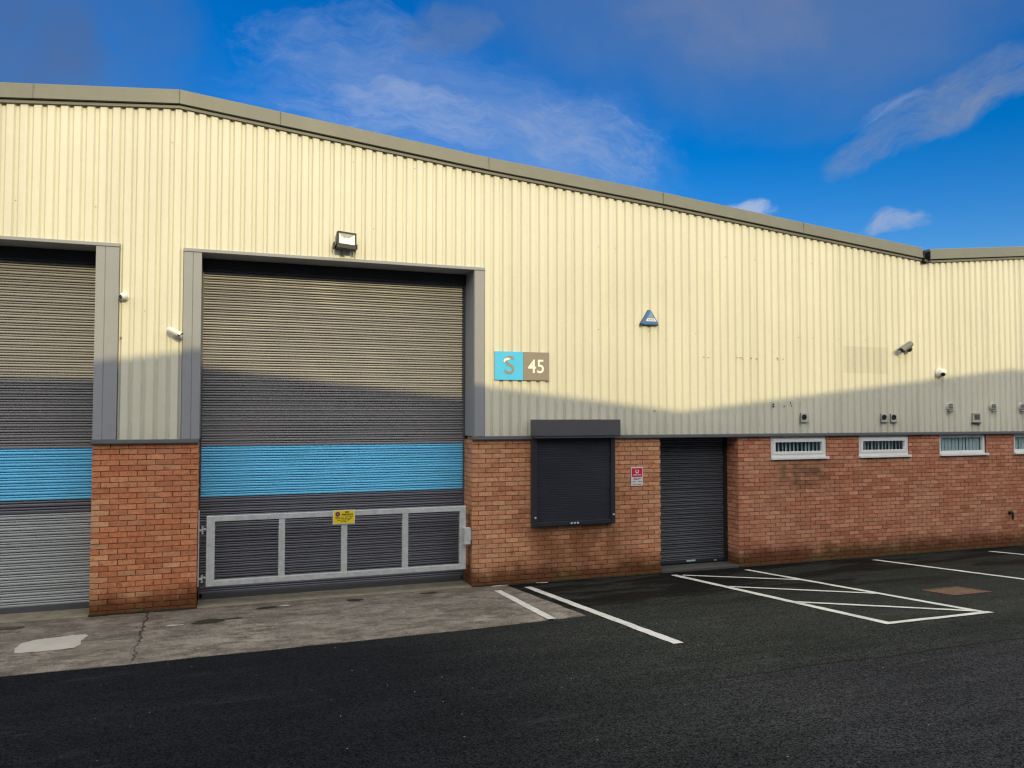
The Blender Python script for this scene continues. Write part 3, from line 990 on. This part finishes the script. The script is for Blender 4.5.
wall_piece(XL, DOORS[0][0], 'orange', returns=(('R', 0.46),))
wall_piece(-1.745, -0.412, 'orange', returns=(('L', 0.46), ('R', 0.46)), bond=-1.745,
           pale_at=((-.77, .75), (-.82, .61), (-.86, .37), (-1.17, .37), (-1.08, .22), (-.92, .22)), pale_edge=(0.18, 1.56))
wall_piece(3.608, PED[0], 'tan', returns=(('L', 0.46), ('R', 0.38)), bond=3.608)
wall_piece(PED[1], 23.98, 'red', returns=(('L', 0.38),), bond=PED[1], holes=[(a, b, WZ0, WZ1 + 0.1) for a, b, _ in WINS])
# solid wall core behind the brick skin
def core_box(*a_):
    q_ = MB(); q_.box(*a_); q_.build('wall_core', M['mortar'], unit)


core_box(XL + .02, DOORS[0][0] - .02, 0.03, 0.45, -0.15, 2.36)
core_box(-1.72, -0.435, 0.03, 0.45, -0.15, 2.36)
core_box(3.635, PED[0] - .02, 0.03, 0.37, -0.15, 2.36)
cuts_ = [PED[1] + .02] + [q_ for a, b, _ in WINS for q_ in (a, b)] + [23.9]
core_box(PED[1] + .02, 23.9, 0.03, 0.34, -0.15, WZ0 - .012)
for a, b in zip(cuts_[0::2], cuts_[1::2]):
    core_box(a + .004, b - .004, 0.03, 0.34, WZ0 - .010, 2.36)


# --- roller shutters
def lath_profile(z0, z1, pitch, depth, d):
    """(y, z) outline of interlocking curved laths, bulging towards -y"""
    shape = [(0.0, 0.6), (0.02, -0.70), (0.10, -0.93), (0.22, -1.0), (0.36, -0.93), (0.445, -0.70), (0.46, 0.55), (0.565, 0.55), (0.585, -0.68), (0.68, -0.90), (0.77, -0.84), (0.84, -0.60), (0.86, 0.6)]
    out = []
    n_ = int(round((z1 - z0) / pitch))
    p_ = (z1 - z0) / n_
    for i_ in range(n_):
        for t, yy in shape:
            out.append((d + yy * depth, z0 + (i_ + t) * p_))
    out.append((d, z1))
    return out


def curtain(name, x0, x1, d, bands, pitch, depth, mats, parent):
    mb = MB()
    nseg = 6
    for z0, z1, mi in bands:
        pr = lath_profile(z0, z1, pitch, depth, d)
        prev = None
        for s_ in range(nseg + 1):
            xx = x0 + (x1 - x0) * s_ / nseg
            ring = [(xx, y_ + 0.004 * math.sin(xx * 1.7 + z_ * 0.9), z_) for y_, z_ in pr]
            if prev:
                n_ = len(pr)
                mb.add(prev + ring, [(k, k + 1, n_ + k + 1, n_ + k) for k in range(n_ - 1)], mi)
            prev = ring
    return mb.build(name, mats, parent)


def big_door(x0, x1, d, bands, label):
    rd = empty('roller_door'); rd.parent = unit
    if label: rd['label'] = label
    curtain('curtain', x0 + 0.012, x1 - 0.015, d, bands, 0.075, 0.021, [M['curtain'], M['blue'], M['silver'], M['lath_shade']], rd)
    for xa, xb in ((x0 + 0.002, x0 + 0.018), (x1 - 0.026, x1 - 0.002)):
        q = MB()
        q.box(xa, xb, d - 0.055, d - 0.025, 0.02, 5.2)
        q.box(xa, xb, d + 0.022, d + 0.05, 0.02, 5.2)
        q.build('guide_channel', M['box_grey'], rd)
    q = MB(); q.box(x0 + 0.05, x1 - 0.05, d - 0.028, d + 0.012, 0.022, 0.105, bev=0.006)
    q.build('bottom_bar', M['box_grey'], rd)
    q = MB(); q.box(x0 + .004, x1 - .004, d - 0.085, d - 0.058, 4.842, 5.03)  # black strip added to paint in the shadow under the lintel
    q.build('shadow_board', M['black'], rd)
    return rd


D_BIG = 0.50
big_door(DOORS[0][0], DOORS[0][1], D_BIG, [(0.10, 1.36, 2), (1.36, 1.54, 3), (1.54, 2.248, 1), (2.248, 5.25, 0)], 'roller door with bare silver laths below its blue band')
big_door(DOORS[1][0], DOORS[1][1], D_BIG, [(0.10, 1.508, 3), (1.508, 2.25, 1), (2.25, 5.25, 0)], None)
th = MB()
for a, b in DOORS:
    th.box(a + .001, b - .001, -0.006, 0.62, -0.15, 0.024, bev=0.01)
th.build('door_threshold', M['threshold'], apron)

# pedestrian door shutter
pd = empty('shutter_door'); pd.parent = unit
curtain('curtain', PED[0] + 0.02, PED[1] - 0.02, 0.39, [(0.10, 2.60, 0)], 0.075, 0.021, [M['ped_shutter']], pd)
q = MB()
for xa, xb in ((PED[0] + 0.013, PED[0] + 0.07), (PED[1] - 0.07, PED[1] - 0.013)):
    q = MB(); q.box(xa, xb, 0.335, 0.365, 0.06, 2.5); q.build('guide_channel', M['black'], pd)
q = MB(); q.box(PED[0] + .075, PED[1] - .075, 0.362, 0.40, 0.062, 0.125, bev=0.006)
q.build('bottom_bar', M['black_shutter'], pd)
q = MB(); q.box(7.72, 7.90, 0.357, 0.3615, 0.088, 0.118); q.build('sticker', M['teal'], pd)
q = MB(); q.box(8.30, 8.34, 0.355, 0.3615, 0.075, 0.095); q.build('lock', M['galv'], pd)
q = MB(); q.box(PED[0] + .002, PED[1] - .002, -0.01, 0.60, -0.2, 0.045, bev=0.012); q.build('door_step', M['concrete_sill'], unit)
q = MB(); q.box(PED[0] - .02, PED[1] + .02, 0.055, 0.40, 2.335, 2.37); q.box(PED[0] - .02, PED[1] + .02, 0.40, 0.9, 2.5, 2.6); q.build('door_head', M['room'], unit)

# security shutter over the office window
ws = empty('window_shutter', (0, 0, 0)); ws.parent = unit
q = MB(); q.box(4.585, 6.098, -0.252, -0.001, 2.372, 2.637, bev=0.008)
q.box(4.60, 6.08, -0.235, -0.02, 2.340, 2.371)
q.build('shutter_box', M['box_grey'], ws)
pr = []
zz = 0.985
while zz < 2.345:
    pr += [(-0.070, zz), (-0.0755, zz + 0.004), (-0.0765, zz + 0.0185), (-0.0755, zz + 0.033), (-0.070, zz + 0.037)]
    zz += 0.0385
q = MB(); q.extrude_profile(pr, 'x', 4.655, 6.005)
q.build('curtain', M['black_shutter'], ws)
for xa, xb in ((4.592, 4.668), (5.992, 6.066)):
    q = MB(); q.box(xa, xb, -0.112, -0.001, 0.905, 2.369, bev=0.005)
    gd = q.build('guide_channel', M['black_shutter'], ws)
    q = MB(); xm = (xa + xb) / 2
    q.cyl((xm, -0.113, 1.06), (xm, -0.135, 1.06), 0.016, n=14)
    q.build('bullet_lock', M['galv'], gd)
q = MB(); q.box(4.67, 5.99, -0.105, -0.03, 0.915, 0.984, bev=0.006); bbar = q.build('bottom_bar', M['black_shutter'], ws)
q = MB()
for k_ in range(3): q.box(5.255 + k_ * .055, 5.292 + k_ * .055, -0.1085, -0.1055, 0.935, 0.962)
q.build('sticker', M['teal'], bbar)


# small high windows
def window(a, b, opening):
    wn_ = empty('window'); wn_.parent = unit
    y0 = 0.012 if opening else 0.03
    zt, zb = BRICK_TOP - 0.006, WZ0 + 0.032
    fw = 0.055
    q = MB()
    for (xa, xb, za, zc) in [(a + .006, b - .006, zt - fw, zt), (a + .006, b - .006, zb, zb + fw), (a + .006, a + .006 + fw, zb + fw, zt - fw), (b - .006 - fw, b - .006, zb + fw, zt - fw)]:
        q.box(xa, xb, y0, y0 + .065, za, zc, bev=0.006)
    q.build('frame', M['upvc'], wn_)
    ix0, ix1, iz0, iz1 = a + .006 + fw, b - .006 - fw, zb + fw, zt - fw
    if opening:
        q = MB(); cw = 0.052
        i0, i1, j0, j1 = ix0 - .012, ix1 + .012, iz0 - .004, iz1 + .004
        for (xa, xb, za, zc) in [(i0, i1, j1 - cw, j1), (i0, i1, j0, j0 + cw), (i0, i0 + cw, j0 + cw, j1 - cw), (i1 - cw, i1, j0 + cw, j1 - cw)]:
            q.box(xa, xb, y0 - .014, y0 + .05, za, zc, bev=0.006)
        q.build('casement', M['upvc'], wn_)
        ix0, ix1, iz0, iz1 = i0 + cw, i1 - cw, j0 + cw, j1 - cw
    q = MB(); q.add([(ix0 - .005, y0 + .03, iz0 - .005), (ix1 + .005, y0 + .03, iz0 - .005), (ix1 + .005, y0 + .03, iz1 + .005), (ix0 - .005, y0 + .03, iz1 + .005)], [(0, 1, 2, 3)])
    q.build('pane', M['glass'], wn_)
    q = MB()
    q.box(a - .010, b + .030, -0.045, y0 + .05, WZ0 - .012, WZ0 + .030, bev=0.006)
    q.build('sill', M['upvc'], wn_)
    q = MB()
    n_ = 12
    for k_ in range(n_):
        xc = ix0 + (ix1 - ix0) * (k_ + .5) / n_ + random.uniform(-.008, .008)
        ang = R(30 if opening else 5) + random.uniform(-.10, .10)
        hw = 0.045
        dx, dy = hw * math.cos(ang), hw * math.sin(ang)
        q.add([(xc - dx, y0 + .078 - dy, 1.6), (xc + dx, y0 + .078 + dy, 1.6), (xc + dx, y0 + .078 + dy, 2.34), (xc - dx, y0 + .078 - dy, 2.34)], [(0, 1, 2, 3)])
    q.build('blind', M['blind'], wn_)
    q = MB()   # dim room lining behind
    q.box(a - .3, b + .3, 1.6, 1.64, 1.0, 2.6); q.box(a - .3, b + .3, 0.35, 1.6, 2.40, 2.44); q.box(a - .3, b + .3, 0.35, 1.6, 1.0, 1.04)
    q.box(a - .34, a - .3, 0.35, 1.6, 1.0, 2.5); q.box(b + .3, b + .34, 0.35, 1.6, 1.0, 2.5)
    q.build('room_lining', M['room'], wn_)
    return wn_


for a, b, op in WINS: window(a, b, op)

# outlet hopper in the roof valley
vg = tag(empty('gutter_hopper', (12.985, -0.02, 5.862)), 'small black gutter outlet box in the roof valley', 'gutter box'); vg.scale = (.82, .85, .85)
q = MB()
q.box(-.098, .098, -.125, .10, -.130, -.115); q.box(-.098, -.083, -.125, .10, -.115, .115); q.box(.083, .098, -.125, .10, -.115, .115); q.box(-.083, .083, .03, .045, -.115, .115)
q.box(-.105, .105, -.128, -.112, .105, .118)
q.build('hopper_body', M['black'], vg)
q = MB(); q.cyl((0, -.02, -.128), (0, -.02, -.17), .035); q.build('outlet_stub', M['black'], vg)

# ------------------------------------------------------------------ gate
YG = 0.08
gate = tag(empty('barrier_gate', (-0.40, YG, 0.0)), 'low galvanised steel barrier gate across the roller door with a yellow notice', 'gate')


def gx_(v_): return v_ + 0.40


GX0, GX1, GZ0, GZ1 = -0.292, 3.52, 0.292, 1.277
q = MB()
q.box(gx_(GX0), gx_(GX1), -.035, .035, GZ1 - .078, GZ1, bev=.007)
q.box(gx_(GX0), gx_(GX1), -.035, .035, GZ0, GZ0 + .078, bev=.007)
q.box(gx_(GX0), gx_(GX0) + .112, -.037, .037, GZ0 - .002, GZ1 + .002, bev=.007)
q.box(gx_(GX1) - .098, gx_(GX1), -.037, .037, GZ0 - .002, GZ1 + .002, bev=.007)
q.build('frame', M['galv'], gate)
for a, b in ((0.690, 0.778), (1.588, 1.676), (2.512, 2.602)):
    q = MB(); q.box(gx_(a), gx_(b), -.032, .032, GZ0 + .076, GZ1 - .076, bev=.006); q.build('upright', M['galv'], gate)
q = MB(); q.box(.0005, .014, -.045, .045, 0.30, 1.36, bev=.003); q.build('hinge_plate', M['galv'], gate)
for zz in (0.40, 1.08):
    q = MB()
    q.box(.012, .055, -.02, .02, zz - .012, zz + .012, bev=.003)
    q.cyl((.055, 0, zz - .055), (.055, 0, zz + .055), .013, n=14)
    q.cyl((.05, 0, zz + .012), (gx_(GX0) + .02, 0, zz + .012), .010, n=12)
    q.cyl((.082, 0, zz + .012), (.092, 0, zz + .012), .024, n=6)
    q.build('hinge', M['galv'], gate)
q = MB(); q.box(gx_(3.475), gx_(3.575), -.115, -.04, 0.685, 0.945, bev=.006); q.box(gx_(3.57), gx_(3.606), -.07, .0, 0.74, 0.90, bev=.004)
q.build('latch_box', M['galv'], gate)

ns = tag(empty('warning_sign', (1.622, YG - 0.040, 1.188)), 'yellow notice with maroon round symbol on the top rail of the gate', 'sign')
q = MB(); q.box(-.163, .163, -.004, .0, -.104, .104); q.build('plate', M['sign_white'], ns)
q = MB(); q.box(-.152, .152, -.006, -.0042, -.094, .094); q.build('face', M['yellow'], ns)
q = MB(); q.cyl((-.092, -.0062, .046), (-.092, -.0082, .046), .034, n=32); q.cyl((-.092, -.0083, .046), (-.092, -.0089, .046), .018, n=24, mi=1)
q.build('symbol', [M['maroon'], paint('mauve_ink', (.30, .10, .22), .5)], ns)
text_mesh('NO', .040, .045, .072, -.0072, M['ink'], ns, bold=.0008)
text_mesh('PARKING', .040, .050, .035, -.0072, M['ink'], ns, bold=.0008)
q = MB()
for zz, segs in ((.000, [(-.13, -.05), (-.04, -.005), (.01, .07), (.08, .13)]), (-.022, [(-.12, -.06), (-.05, .00), (.01, .05), (.06, .12)]), (-.044, [(-.10, -.04), (-.03, .03), (.04, .09)]), (-.068, [(-.05, -.02), (-.01, .04)])):
    for a, b in segs: q.box(a, b, -.0072, -.0064, zz - .0045, zz + .0045)
q.build('small_print', M['ink'], ns)

# ------------------------------------------------------------------ unit sign  S | 45
us = tag(empty('unit_sign', (4.432, -0.050, 3.497)), 'cyan and taupe sign reading S 45 beside the tall roller door', 'sign')
q = MB(); q.box(-.470, .468, .004, .012, -.226, .232); q.build('backing_tray', M['flash'], us)
q = MB(); q.box(-.470, .012, -.010, .003, -.226, .232, bev=.002); q.build('cyan_panel', M['cyan'], us)
q = MB(); q.box(.014, .468, -.010, .003, -.226, .232, bev=.002); q.build('taupe_panel', M['taupe'], us)
so_ = text_mesh('S', .42, -.225, .0, -.0125, M['s_grey'], us, bold=.002)
q = MB()
q.prism([(-.325, .085), (-.305, .115), (-.255, .133), (-.205, .120), (-.235, .098), (-.280, .085), (-.310, .055)], -.0165, -.0138)
q.build('white_swoosh', M['cream_ink'], us)
text_mesh('45', .31, .240, -.01, -.0125, M['cream_ink'], us, bold=.0025, sx=.95)

# ------------------------------------------------------------------ alarm box
al = tag(empty('alarm_box', (6.76, -0.034, 4.36)), 'small blue triangular alarm box high on the cream cladding', 'alarm box')
tri = [(-.175, -.125), (.175, -.125), (.19, -.10), (.025, .165), (-.025, .165), (-.19, -.10)]
q = MB(); q.prism(tri, -.03, 0.0); q.build('back_plate', M['black'], al)
q = MB()
a_ = [(x_ * .96, -.03, z_ * .96) for x_, z_ in tri]; b_ = [(x_ * .80, -.085, z_ * .80 - .004) for x_, z_ in tri]
q.add(a_ + b_, [tuple(range(6, 12))] + [(i, (i + 1) % 6, 6 + (i + 1) % 6, 6 + i) for i in range(6)])
q.build('cover', M['alarm_blue'], al)
q = MB(); q.prism([(-.070, .012), (.070, .012), (.018, .115), (-.018, .115)], -.0885, -.0865); q.build('upper_panel', M['alarm_pale'], al)
q = MB(); q.prism([(-.108, -.052), (.108, -.052), (.076, .004), (-.076, .004)], -.089, -.0865); q.build('white_panel', M['white'], al)
q = MB()
for k_ in range(4): q.box(-.062 + k_ * .034, -.040 + k_ * .034, -.0905, -.0892, -.036, -.012)
q.build('mark', M['alarm_pale'], al)
al.scale = (.93, .93, .93)

# ------------------------------------------------------------------ floodlight
fl = tag(empty('floodlight', (1.59, -0.034, 5.30)), 'black floodlight above the tall roller door', 'floodlight')
mt = Matrix.Translation((0.005, -0.105, 0.01)) @ Matrix.Rotation(R(3), 4, 'Y') @ Matrix.Rotation(R(8), 4, 'Z') @ Matrix.Rotation(R(-10), 4, 'X')


def fbox(mb, x0, x1, y0, y1, z0, z1, b): mb.bevbox(x0, x1, y0, y1, z0, z1, b, 0, mt)


q = MB()
for (x0, x1, z0, z1) in [(-.144, .144, .090, .116), (-.144, .144, -.146, -.074), (-.144, -.120, -.074, .090), (.120, .144, -.074, .090)]: fbox(q, x0, x1, -.055, .02, z0, z1, .006)
fbox(q, -.140, .140, .0, .055, -.110, .110, .012)
for k_ in range(6): fbox(q, -.115 + k_ * .044, -.105 + k_ * .044, .055, .075, -.09, .09, .003)
q.build('housing', M['black'], fl)
q = MB()
o0 = [mt @ Vector(p) for p in [(-.120, -.046, -.074), (.120, -.046, -.074), (.120, -.046, .090), (-.120, -.046, .090)]]
i0 = [mt @ Vector(p) for p in [(-.04, -.006, -.02), (.04, -.006, -.02), (.04, -.006, .035), (-.04, -.006, .035)]]
q.add(o0 + i0, [(0, 1, 5, 4), (1, 2, 6, 5), (2, 3, 7, 6), (3, 0, 4, 7), (4, 5, 6, 7)])
q.build('reflector', M['reflector'], fl)
q = MB(); q.box(-.178, -.158, -.12, -.004, -.11, -.02, bev=.005); q.box(-.172, .150, -.022, -.001, -.10, -.05, bev=.004); q.box(.160, .174, -.12, -.004, -.11, -.04, bev=.005)
q.build('bracket', M['black'], fl)


# ------------------------------------------------------------------ cameras
def bullet_camera(loc, aim, up_roll, label, length=.21, rad=.042, base_off=(0, 0, 0), skin='white', junction=False):
    r_ = tag(empty('bullet_camera', loc), label, 'camera')
    aim = Vector(aim).normalized()
    ctr = Vector((0, -.13, 0))
    a, b = ctr - aim * length / 2, ctr + aim * length / 2
    q = MB(); q.cyl(a, b, rad, rad, 22); q.cyl(a - aim * .02, a, rad * .7, rad, 22)
    body = q.build('camera_body', M[skin], r_)
    q = MB(); q.cyl(b, b + aim * .006, rad * .9, rad * .86, 22, smooth=False); q.build('lens', M['black'], body)
    # sun hood: half shell over the body
    q = MB()
    e1 = aim.cross(Vector((0, 0, 1))).normalized(); e2 = e1.cross(aim)
    n_ = 12
    ringA = [a + (e1 * math.cos(math.pi * i / n_) + e2 * math.sin(math.pi * i / n_)) * (rad + .006) for i in range(n_ + 1)]
    ringB = [p + aim * (length + .045) for p in ringA]
    q.add(ringA + ringB, [(i, i + 1, n_ + 2 + i, n_ + 1 + i) for i in range(n_)], 0, None, True)
    q.build('sun_hood', M[skin], r_)
    q = MB()
    bo = Vector(base_off)
    q.cyl(bo, bo + Vector((0, -.02, 0)), .048, .044, 20)
    q.cyl(bo + Vector((0, -.02, 0)), ctr - Vector((0, 0, rad * .6)), .017, .017, 14)
    q.build('bracket', M['offwhite'], r_)
    if not junction: r_.scale = (.86, .86, .86)
    if junction:
        q = MB(); q.sphere(bo + Vector((-.02, -.06, 0)), .062, n=18); q.build('junction_boss', M['black'], r_)
    return r_


bullet_camera((-0.745, -0.036, 3.86), (.80, -.42, -.42), 0, 'white bullet camera on cladding between the two tall roller doors', .20, .044, (.06, 0, -.05))
bullet_camera((12.36, -0.036, 4.03), (-.90, -.10, -.50), 0, 'grey bullet camera high above the second small window', .26, .058, (.15, 0, -.03), 'cam_grey', True)


def dome_camera(loc, aim, label, mat, sc=1.0):
    r_ = tag(empty('turret_camera', loc), label, 'camera'); r_.scale = (sc, sc, sc)
    q = MB(); q.cyl((0, 0, 0), (0, -.03, 0), .058, .052, 26); q.build('mount_ring', mat, r_)
    q = MB(); q.sphere((0, -.048, 0), .046); ball = q.build('camera_ball', mat, r_)
    aim = Vector(aim).normalized()
    q = MB(); c0 = Vector((0, -.048, 0)); q.cyl(c0 + aim * .036, c0 + aim * .047, .026, .022, 18); q.build('lens', M['black'], ball)
    return r_


dome_camera((-1.385, -0.036, 4.33), (-.75, -.5, -.25), 'small round cream turret camera beside the left door jamb', M['white'], 1.15)
dome_camera((13.32, -0.036, 3.55), (-.5, -.6, -.5), 'round turret camera near the shadow line above the third small window', M['white'], 1.7)


# ------------------------------------------------------------------ wall fittings
def flue(xx, zz, label, group):
    r_ = tag(empty('boiler_flue', (xx, -0.036, zz)), label, 'flue', group)
    q = MB(); q.box(-.085, .085, -.012, 0, -.095, .075, bev=.004); q.build('plate', M['offwhite'], r_)
    q = MB(); q.cyl((0, -.012, .005), (0, -.030, .005), .050, .046, 24, caps=False); q.cyl((0, -.013, .005), (0, -.018, .005), .047, n=24); q.build('outlet', M['black'], r_)
    q = MB(); q.box(-.085, .085, -.03, -.012, -.095, -.085); q.box(-.088, -.082, -.03, -.012, -.085, .075); q.build('drip_lip', M['trim'], r_)


flue(9.995, 2.668, 'single white vent plate with black outlet above the first small window', 'vent plates above the windows')
flue(11.885, 2.662, 'white vent plate with black outlet above second window, nearer the door of the pair', 'vent plates above the windows')
flue(12.125, 2.662, 'white vent plate with black outlet above second window, farther from the door', 'vent plates above the windows')


def round_vent(xx, zz, label):
    r_ = tag(empty('round_vent', (xx, -0.036, zz)), label, 'vent', 'round vents above the windows')
    q = MB(); q.cyl((0, 0, 0), (0, -.035, 0), .085, .078, 26); q.build('collar', M['offwhite'], r_)
    q = MB()
    for k_ in range(4): q.box(-.055, .055, -.042, -.036, -.05 + k_ * .03, -.038 + k_ * .03)
    q.build('louvre', M['ink'], r_)
    q = MB(); q.box(-.06, .06, -.05, -.03, -.10, -.082); q.build('drip_lip', M['trim'], r_)


round_vent(13.57, 2.873, 'small round cream vent above the left end of the third window')
round_vent(14.745, 2.873, 'small round cream vent beyond the square grille, above the third window')
round_vent(15.56, 2.873, 'small round cream vent above the fourth window at the edge')
gv = tag(empty('square_vent', (14.277, -0.036, 2.652)), 'square louvred vent grille above the third small window', 'vent')
q = MB(); q.box(-.12, .12, -.014, 0, -.09, .09, bev=.004); q.build('plate', M['offwhite'], gv)
q = MB()
for k_ in range(5): q.box(-.05, .10, -.022, -.0145, -.03 + k_ * .02, -.02 + k_ * .02)
q.box(-.118, -.108, -.022, -.0145, -.06, .085); q.box(-.118, .115, -.022, -.0145, .078, .086)
q.build('louvre', M['ink'], gv)
q = MB(); q.prism([(-.115, -.095), (.115, -.095), (.08, -.115), (-.08, -.115)], -.05, 0); q.build('hood', M['black'], gv)

# overflow pipe stub on the brick wall
pp = tag(empty('overflow_pipe', (15.205, -0.001, 0.66)), 'short black pipe stub low on the brick wall', 'pipe')
q = MB(); q.cyl((0, 0, .03), (0, -.07, .03), .022); q.cyl((0, -.07, .045), (0, -.07, -.10), .022); q.cyl((-.05, -.02, .055), (.07, -.02, .075), .009); q.build('elbow', M['black'], pp)
q = MB(); q.cyl((0, -.001, .03), (0, -.012, .03), .04); q.build('wall_flange', M['black'], pp)

# red and white notice by the shutter door
fs = tag(empty('fire_notice', (6.531, -0.004, 1.667)), 'small red and white notice on the brick between shutter window and door', 'sign')
q = MB(); q.box(-.112, .112, -.004, 0, -.160, .160); q.build('plate', M['sign_white'], fs)
q = MB(); q.box(-.098, .098, -.006, -.0042, -.010, .140); q.build('red_panel', M['red'], fs)
q = MB()
n_ = 26
ro, ri = .036, .018
pts, fc = [], []
for k_ in range(n_):
    a = math.pi * .5 + .5 + (2 * math.pi - 1.0) * k_ / (n_ - 1)
    pts += [(math.cos(a) * ro, -.0078, .085 + math.sin(a) * ro), (math.cos(a) * ri, -.0078, .085 + math.sin(a) * ri)]
q.add(pts, [(2 * i, 2 * i + 1, 2 * i + 3, 2 * i + 2) for i in range(n_ - 1)])
q.box(-.075, -.005, -.0078, -.0062, .018, .032); q.box(.01, .075, -.0078, -.0062, .018, .032)
q.build('symbol', M['sign_white'], fs)
q = MB()
for zz, segs in ((-.035, [(-.06, .0), (.02, .07)]), (-.055, [(-.07, .03)]), (-.09, [(-.085, -.03), (.02, .085)]), (-.14, [(-.08, -.01), (.0, .08)])):
    for a, b in segs: q.box(a, b, -.0055, -.0042, zz - .005, zz + .005)
q.build('small_print', M['trim'], fs)

# ------------------------------------------------------------------ the warehouse across the yard, whose roofline shades the wall
YO = -16.0
DX, DZ = -YO * math.tan(SUN_AZ), -YO * TAN_PROFILE
op = tag(empty('opposite_warehouse', (0, YO, gz(YO))), 'pale double gabled warehouse across the yard, seen only by its shadow', 'building')
prof_s = [(-30, 3.42), (-1.75, 3.42), (-0.45, 3.63), (7.4, 2.765), (15.35, 3.66), (23.3, 2.80), (40, 3.6)]
poly = [(a + DX, b + DZ - gz(YO)) for a, b in prof_s]
z_lo = -0.3
q = MB(); q.prism([(poly[0][0], z_lo), (poly[-1][0], z_lo)] + list(reversed(poly)), -0.3, 0.0); q.build('front_wall', M['opp'], op)
q = MB()
for (xa, za), (xb, zb) in zip(poly, poly[1:]):
    q.add([(xa, -.3, za - .01), (xb, -.3, zb - .01), (xb, -24, zb - .01), (xa, -24, za - .01)], [(0, 1, 2, 3)])
q.build('roof', M['roof'], op)
q = MB(); q.box(poly[0][0], poly[0][0] + .2, -24, -.31, z_lo, 9.8); q.box(poly[-1][0] - .2, poly[-1][0], -24, -.31, z_lo, 9.8); q.box(poly[0][0], poly[-1][0], -24.2, -24, z_lo, 9.0); q.build('side_wall', M['opp'], op)
for xx in (-12, -2, 10, 20):
    q = MB()
    pr = lath_profile(0.3, 4.8, 0.075, 0.017, 0.03)
    q.extrude_profile([(0.05 - (y_ - 0.03), z_) for y_, z_ in pr], 'x', xx, xx + 4.0)
    q.build('roller_door', M['curtain'], op)
